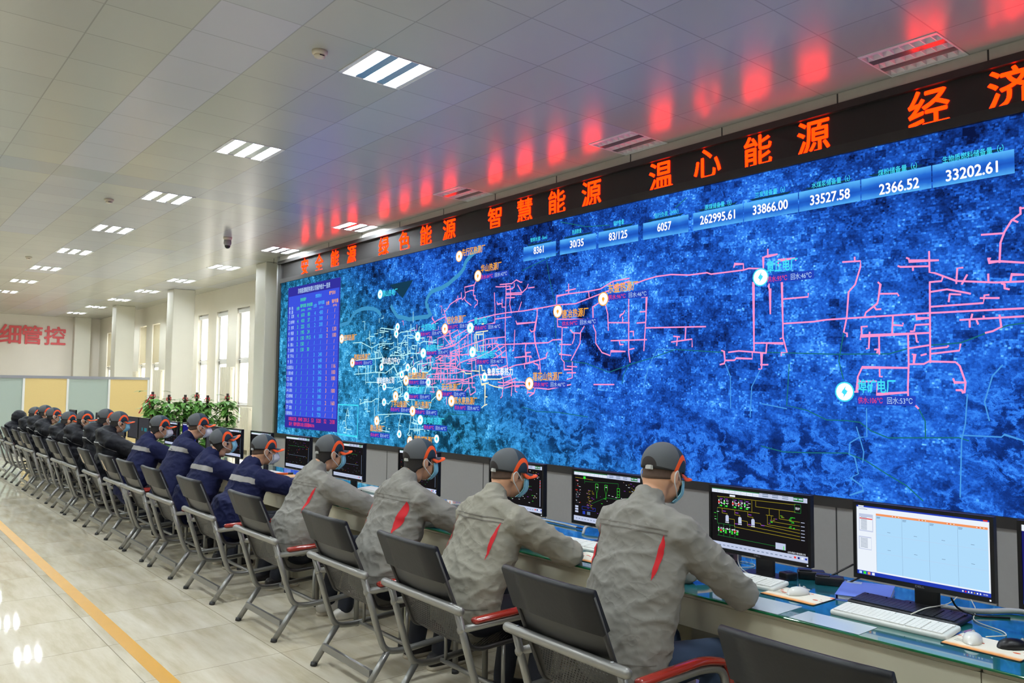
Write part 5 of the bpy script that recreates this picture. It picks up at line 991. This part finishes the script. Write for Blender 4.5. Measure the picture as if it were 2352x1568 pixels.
def person(sp):
    X, yh, zt, st = sp['x'], sp['yh'], sp['zt'], sp['style']; off = sp.get('off', .27); near = sp.get('near', False); seed = sp['seed']
    ry = yh-off; root = thing('person', sp['label'], 'person', (X, ry, 0), group='workers seated along the desks')
    pad = {'grey': 0, 'navy': .002, 'black': .017}[st]
    jm = {'grey': mjg, 'navy': mjn, 'black': mjb}[st]; jm = sp.get('jm', jm)
    hz = zt-.128; H = V((0, off, hz)); NB = V((0, off-.105, zt-.245))
    SH = [V((s*.168, off-.125, zt-.345)) for s in (-1, 1)]
    ey = min(2.865-ry, off+.19); er = sp.get('er', (.30, ey, .818)); wr = sp.get('wr', (.10, ey+.20, .79)); EL = [V((-.31, ey, .818)), V(er)]; WR = [V(sp.get('wl', (-.12, ey+.22, .79))), V(wr)]
    T = Matrix.Translation(H) @ Matrix.Rotation(radians(sp.get('yaw', 0)), 4, 'Z') @ Matrix.Rotation(-radians(sp.get('pitch', 6)), 4, 'X') @ Matrix.Rotation(radians(sp.get('roll', 0)), 4, 'Y')
    # ---- body: head, neck, core and hands in one surface
    mb = MB()
    mb.ell((0, -.004, .010), .074, .095, .100, mskin, 24, 16, T); mb.ell((0, .034, -.048), .058, .066, .080, mskin, 20, 14, T); mb.ell((0, .062, -.098), .028, .03, .026, mskin, 14, 10, T); mb.ell((0, -.03, -.04), .064, .062, .07, mskin, 16, 12, T)
    mb.loft([(T @ V((0, .092, .004)), .010, .010), (T @ V((0, .106, -.030)), .0135, .013), (T @ V((0, .098, -.044)), .018, .011)], mskin, 10); mb.ell((0, .078, .022), .05, .016, .012, mskin, 14, 8, T)
    mb.ell((0, .094, -.072), .022, .01, .010, mskin, 12, 8, T)
    for s in (-1, 1):
        mb.ell((s*.078, -.010, -.022), .010, .021, .034, mskin, 14, 10, T); mb.ell((s*.083, -.017, -.014), .008, .015, .022, mskin, 12, 8, T); mb.ell((s*.04, .066, -.028), .022, .022, .018, mskin, 12, 8, T)
    mb.loft([(T @ V((0, -.026, -.05)), .054, .055), (T @ V((0, -.03, -.10)), .052, .052), (NB+V((0, .014, .03)), .050, .050), (NB+V((0, .01, -.01)), .050, .050), (NB-V((0, .0, .09)), .06, .05), (V((0, off*.45, zt-.52)), .08, .06), (V((0, .0, .60)), .09, .07)], mskin, 14)
    for i, s in enumerate((-1, 1)):
        mb.loft([(NB-V((0, .02, .07)), .045, .045), (SH[i], .05, .05), (EL[i], .038, .038), (WR[i], .026, .022)], mskin, 10); hand(mb, WR[i], WR[i]-EL[i], s, sp.get('curl', .45))
        mb.loft([(V((s*.08, .0, .56)), .06, .06), (V((s*.13, .44, .53)), .05, .05), (V((s*.13, .36, .12)), .035, .035)], mskin, 10)
    body = link('body', blob(mb, .0062 if near else .0105, 4, mskin, 'body'), root)
    # ---- jacket
    mb = MB(); p = pad; J = jm
    mb.loft([(V((0, .0, .50)), .15, .12), (V((0, -.004, .535)), .20+p, .158+p), (V((0, -.006, .58)), .205+p, .155+p), (V((0, off*.10-.01, .68)), .212+p*1.5, .152+p), (V((0, off*.36-.015, zt-.55)), .218+p*1.5, .145+p), (V((0, off*.62-.035, zt-.43)), .216+p, .135+p), (V((0, off-.135, zt-.345)), .188+p, .110+p), (V((0, off-.122, zt-.29)), .125+p, .088+p), (NB+V((0, -.002, -.012)), .080+p*.6, .078+p*.6), (NB+V((0, .010, .006)), .067+p*.4, .068+p*.4)], J, 28)
    for i, s in enumerate((-1, 1)):
        a, e, w = SH[i], EL[i], WR[i]; u = (e-a); f = (w-e)
        mb.loft([(a+V((-s*.06, 0, .03)), .068+p, .076+p), (a, .076+p, .082+p), (a+u*.45, .074+p, .078+p), (a+u*.8, .068+p, .070+p), (e, .062+p, .062+p), (e+f*.25, .062+p, .060+p), (e+f*.6, .055+p, .052+p), (e+f*.93, .044+p, .040+p)], J, 16)
    if st == 'black': mb.ell(tuple(NB+V((0, -.075, -.015))), .135, .075, .065, J, 18, 12); mb.ell(tuple(NB+V((0, -.01, .02))), .098, .092, .055, J, 18, 12)
    if sp.get('hood'): mb.ell(tuple(H+V((0, -.03, .02))), .115, .125, .135, J, 20, 14)
    jme = blob(mb, .0085 if near else .014, 11 if near else 6, J, 'jacket'); wrinkle(jme, st, seed, .010)
    jk = link('jacket', jme, root); bvh = BVHTree.FromPolygons([v.co for v in jme.vertices], [tuple(q.vertices) for q in jme.polygons])
    def row(x0, x1, z, n=70, sag=.0): return [(x0+(x1-x0)*i/n, z+sag*(2*i/n-1)**2) for i in range(n+1)]
    if st == 'grey':
        for dz in (0, -.017): 
            z = zt-.325+dz; patch(bvh, [row(-.185, .185, z+.0022, sag=-.012), row(-.185, .185, z-.0022, sag=-.012)], mseamg, .003).obj('yoke_seam', jk)
        for s in (-1, 1):
            hw = sp.get('vent', .022); rows = []
            for k in range(13):
                t_ = k/12; z = zt-.350-.175*t_; wv = hw*sin(pi*min(1, t_*1.02))**.8; cx = s*(.172-.012*t_); rows.append([(cx-wv+2*wv*j/6, z) for j in range(7)])
            patch(bvh, rows, mvent, .0035).obj('red_vent', jk)
        z = .60; patch(bvh, [row(-.21, .21, z+.002), row(-.21, .21, z-.002)], mseamg, .003).obj('waist_seam', jk)
    if st == 'navy':
        z = zt-.345; patch(bvh, [row(-.20, .23, z+.021, sag=-.02), row(-.20, .23, z, sag=-.02), row(-.20, .23, z-.021, sag=-.02)], mrefs, .004).obj('reflective_stripe', jk)
    if st == 'black':
        z = zt-.365; patch(bvh, [row(-.12, .10, z+.006), row(-.12, .10, z-.004)], mpipe, .004).obj('white_piping', jk)
        patch(bvh, [[(.10+.16*i/14, z+.002-.10*i/14) for i in range(15)], [(.10+.16*i/14, z-.002-.10*i/14) for i in range(15)]], mpipe, .004).obj('white_piping', jk)
    # ---- trousers, shoes
    mb = MB(); PM = sp.get('pm', mpant)
    mb.loft([(V((-.10, .02, .53)), .12, .10), (V((.10, .02, .53)), .12, .10)], PM, 16, ref=V((0, 1, 0)))
    for s in (-1, 1): mb.loft([(V((s*.085, .0, .53)), .098, .095), (V((s*.11, .22, .535)), .085, .083), (V((s*.13, .44, .53)), .072, .07), (V((s*.13, .44, .44)), .066, .068), (V((s*.13, .38, .25)), .062, .062), (V((s*.13, .35, .10)), .055, .058)], PM, 16)
    link('trousers', blob(mb, .016, 4, PM, 'trousers'), root)
    for s in (-1, 1):
        mb = MB(); x = s*.13; mb.loft([(V((x, .29, .055)), .036, .045), (V((x, .36, .06)), .042, .052), (V((x, .44, .045)), .045, .036), (V((x, .52, .034)), .040, .024)], sp.get('shoe', mshoe), 12)
        sh = mb.obj('shoe', root); MB().rbox(x-.045, x+.045, .262, .55, .0, .022, .04, msole, 4).obj('sole', sh)
    # ---- hair, cap, mask
    def at(o): o.matrix_local = T; return o
    if not sp.get('hood'):
        mb = MB(); hm = sp.get('hair', mhair); vs = []; n = 26; rows = 7; g_ = .0075 if hm is mhair else .003
        for i in range(n+1):
            ph = radians(72+(288-72)*i/n); bk = max(0., -cos(ph)); zl = (-.035-.05*bk-(.012 if abs(sin(ph)) < .8 else 0)) if hm is mhair else -.028-.022*bk
            for k in range(rows+1):
                z = .035+(zl-.035)*k/rows; q = sqrt(max(.05, 1-((z-.010)/.104)**2)) if z > -.02 else sqrt(max(.05, 1-((-.02-.010)/.104)**2))*(1-.9*(-.02-z)*bk)
                vs.append((sin(ph)*(.074+g_)*q, -.004+cos(ph)*(.095+g_)*q, z))
        m_ = rows+1; fs = [(i*m_+k, i*m_+k+1, (i+1)*m_+k+1, (i+1)*m_+k) for i in range(n) for k in range(rows)]; c = len(vs)
        vs += [(x*.93, y*.93, z) for x, y, z in vs]; fs += [(i*m_+rows, c+i*m_+rows, c+(i+1)*m_+rows, (i+1)*m_+rows) for i in range(n)]
        fs += [(e*m_+k, c+e*m_+k, c+e*m_+k+1, e*m_+k+1) for e in (0, n) for k in range(rows)]
        mb.add(vs, fs, hm, True); at(mb.obj('hair', root))
        mb = MB(); vs = []; n, r_ = 48, 18
        for k in range(r_+1):
            for i in range(n):
                ph = 2*pi*i/n; fr = cos(ph); zb = .004+.012*fr; cm = (zb-.018)/.108; th = math.acos(max(-1, min(1, cm)))*k/r_
                sq = 1+.05*sin(2*th)
                vs.append((.087*sin(th)*sin(ph)*sq, -.006+.107*sin(th)*cos(ph)*sq, .018+.108*cos(th)))
        fs = [(k*n+i, (k+1)*n+i, (k+1)*n+(i+1) % n, k*n+(i+1) % n) for k in range(r_) for i in range(n)]; c = len(vs); last = r_*n
        vs += [(x*.955, y*.955, z) for x, y, z in vs[last:last+n]]; fs += [(last+i, c+i, c+(i+1) % n, last+(i+1) % n) for i in range(n)]
        mb.add(vs, fs, mcap, True); cap = at(mb.obj('cap', root))
        mb = MB(); vs = []; nu, nw = 20, 8; BL = sp.get('brim', .075)
        for lay in (0, -.0045):
            for a in range(nu+1):
                for b_ in range(nw+1):
                    u = -1+2*a/nu; w_ = b_/nw; bx = .080*sin(u*1.15); by = -.004+.100*cos(u*1.15)
                    vs.append((bx*(1-.05*w_), by+w_*BL*(1-.5*u**4)*1.05, .018-.020*(1-cos(u*1.2))-.014*w_+.010*w_*w_+lay-(.016*w_*u*u)))
        q = (nu+1)*(nw+1); ix = lambda a, b_, o=0: o+a*(nw+1)+b_
        top = [(ix(a, b_), ix(a+1, b_), ix(a+1, b_+1), ix(a, b_+1)) for a in range(nu) for b_ in range(nw)]
        bot = [tuple(i+q for i in reversed(f)) for f in top]; rim = [(ix(a, nw), ix(a+1, nw), ix(a+1, nw, q), ix(a, nw, q)) for a in range(nu)]+[(ix(e, b_), ix(e, b_+1), ix(e, b_+1, q), ix(e, b_, q)) for e in (0, nu) for b_ in range(nw)]
        mb.add(vs, [f for i, f in enumerate(top) if not (i % nw >= nw-3 or i//nw in (0, 1, nu-1, nu-2))]+bot, mbrim_d, True); o_ = len(mb.v)
        mb.add(vs, [f for i, f in enumerate(top) if (i % nw >= nw-3 or i//nw in (0, 1, nu-1, nu-2))]+rim, mbrim_o, True); mb.obj('brim', cap)
        MB().box(.012, .046, -.1085, -.094, -.014, .003, mtabc, Matrix.Rotation(-.2, 4, 'Z')).obj('strap_tab', cap)
    mk = sp.get('mask', 'blue')
    if mk:
        mm = mmaskb if mk == 'blue' else mmaskw; mb = MB(); vs = []; n, r_ = 20, 8
        for lay in (0, .003):
            for k in range(r_+1):
                z = -.020-.100*k/r_
                for i in range(n+1):
                    u = -1+2*i/n; a = u*1.25; t_ = (k/r_-.5)*2
                    if mk == 'blue': bulge = .012*(1-t_*t_); x = .069*sin(a)*(1-.16*max(0, t_)); y = .020+(.092+bulge)*cos(a)**.8 if cos(a) > 0 else .02; y -= .030*max(0, t_)**1.5
                    else: bulge = .034*(1-t_*t_)*(1-u*u)**.7; x = .068*sin(a)*(1-.2*abs(t_)); y = .020+.088*cos(a)**.8+bulge; y -= .026*max(0, t_)**1.5
                    vs.append((x*(1+lay*14), y+lay, z+.012*(1-abs(u))*(1 if t_ < 0 else 0)*(-t_)))
        q = (n+1)*(r_+1); ix = lambda k, i, o=0: o+k*(n+1)+i
        f0 = [(ix(k, i), ix(k, i+1), ix(k+1, i+1), ix(k+1, i)) for k in range(r_) for i in range(n)]
        fs = f0+[tuple(j+q for j in reversed(f)) for f in f0]+[(ix(k, i), ix(k+1, i), ix(k+1, i, q), ix(k, i, q)) for i in (0, n) for k in range(r_)]+[(ix(k, i), ix(k, i+1), ix(k, i+1, q), ix(k, i, q)) for k in (0, r_) for i in range(n)]
        mb.add(vs, fs, mm, True); mo = at(mb.obj('face_mask', root)); mb = MB()
        for s in (-1, 1): MB().tube([(s*.068, .046, -.030), (s*.080, .015, -.012), (s*.089, -.016, .010), (s*.093, -.034, -.012), (s*.088, -.022, -.045), (s*.078, .015, -.075), (s*.064, .046, -.100)], .0026, mloop, 6, .015).obj('ear_loop', mo)
    mb = MB()
    for s in (-1, 1): mb.ell((s*.031, .079, -.006), .013, .011, .007, mwhite_eye, 12, 8); mb.ell((s*.031, .0885, -.006), .0055, .003, .0055, miris, 10, 6)
    at(mb.obj('eyes', root))
    mb = MB()
    for s in (-1, 1): mb.loft([((s*.014, .093, .012), .004, .003), ((s*.034, .090, .017), .0045, .003), ((s*.055, .074, .012), .003, .0025)], mhair, 6)
    at(mb.obj('eyebrows', root))
    if sp.get('glasses'):
        mb = MB()
        for s in (-1, 1):
            mb.tube([(s*.032+.024*cos(2*pi*i/14), .103-.25*abs(s*.032+.024*cos(2*pi*i/14))*.35, -.006+.017*sin(2*pi*i/14)) for i in range(15)], .0016, mgl, 5); mb.tube([(s*.056, .094, .0), (s*.074, .06, .002), (s*.083, -.01, .002)], .0018, mgl, 5)
        mb.tube([(-.008, .105, -.003), (.008, .105, -.003)], .0016, mgl, 5); at(mb.obj('glasses', root))
    return root
P = [
 dict(x=-2.235, yh=2.72, zt=1.432, style='grey', near=1, off=.25, yaw=1, pitch=17, hair=mbuzz, pm=mjean, label='person in grey work jacket and dark cap, seated nearest the camera, seen from behind', vent=.010),
 dict(x=-3.25, yh=2.70, zt=1.345, style='grey', near=1, jm=mjg2, yaw=-6, pitch=12, hair=mbuzz, label='second nearest person, pale grey jacket with a long red vent, hand at the white keyboard', vent=.009),
 dict(x=-4.10, yh=2.70, zt=1.352, style='grey', near=1, pitch=4, label='third nearest person, grey jacket with a wide red vent', vent=.022),
 dict(x=-5.28, yh=2.70, zt=1.318, style='grey', near=1, pitch=4, shoe=mshoew, label='fourth person in grey jacket, seated next to the blue-jacketed men, white sneakers', vent=.009),
 dict(x=-6.46, yh=2.70, zt=1.262, style='navy', near=1, mask='white', hair=mbuzz, pitch=6, label='nearest person in navy blue jacket, white mask, hand on a booklet'),
 dict(x=-7.43, yh=2.70, zt=1.275, style='navy', glasses=1, pitch=-14, label='person in navy blue jacket and spectacles with the cap brim tipped up'),
 dict(x=-8.22, yh=2.74, zt=1.388, style='navy', mask='white', hair=mbuzz, pitch=2, label='tallest person in navy blue jacket, white mask, left of the bespectacled one'),
 dict(x=-9.15, yh=2.64, zt=1.34, style='navy', mask='white', glasses=1, pitch=4, label='farthest person in navy blue jacket, white mask and glasses, before the plants'),
 dict(x=-10.35, yh=2.52, zt=1.352, style='black', glasses=1, off=.10, pitch=5, label='nearest person in black padded jacket, blue mask, leaning on the desk'),
 dict(x=-11.2, yh=2.57, zt=1.36, style='black', off=.13, yaw=12, label='person in black jacket mostly hidden behind the nearest black-jacketed one'),
 dict(x=-12.02, yh=2.50, zt=1.32, style='black', off=.08, yaw=-22, pitch=4, label='person in black jacket, blue mask and cap, face turned towards the room'),
 dict(x=-13.06, yh=2.5, zt=1.275, style='black', off=.08, mask=None, pitch=10, label='person in black jacket without a mask, head lowered, among the far workers'),
 dict(x=-14.15, yh=2.5, zt=1.31, style='black', off=.08, pitch=-4, label='person in black jacket with blue mask and raised cap brim, before the yellow panel'),
 dict(x=-14.98, yh=2.52, zt=1.33, style='black', off=.09, mask=None, label='person in black jacket, third from the far end of the row'),
 dict(x=-16.12, yh=2.56, zt=1.275, style='black', off=.12, mask=None, label='person in black jacket, second from the far end of the row'),
 dict(x=-17.2, yh=2.5, zt=1.16, style='black', off=.08, mask=None, hood=1, label='person with a black hood up at the far end of the row'),
]
for i, sp in enumerate(P): sp['seed'] = i+1; person(sp)
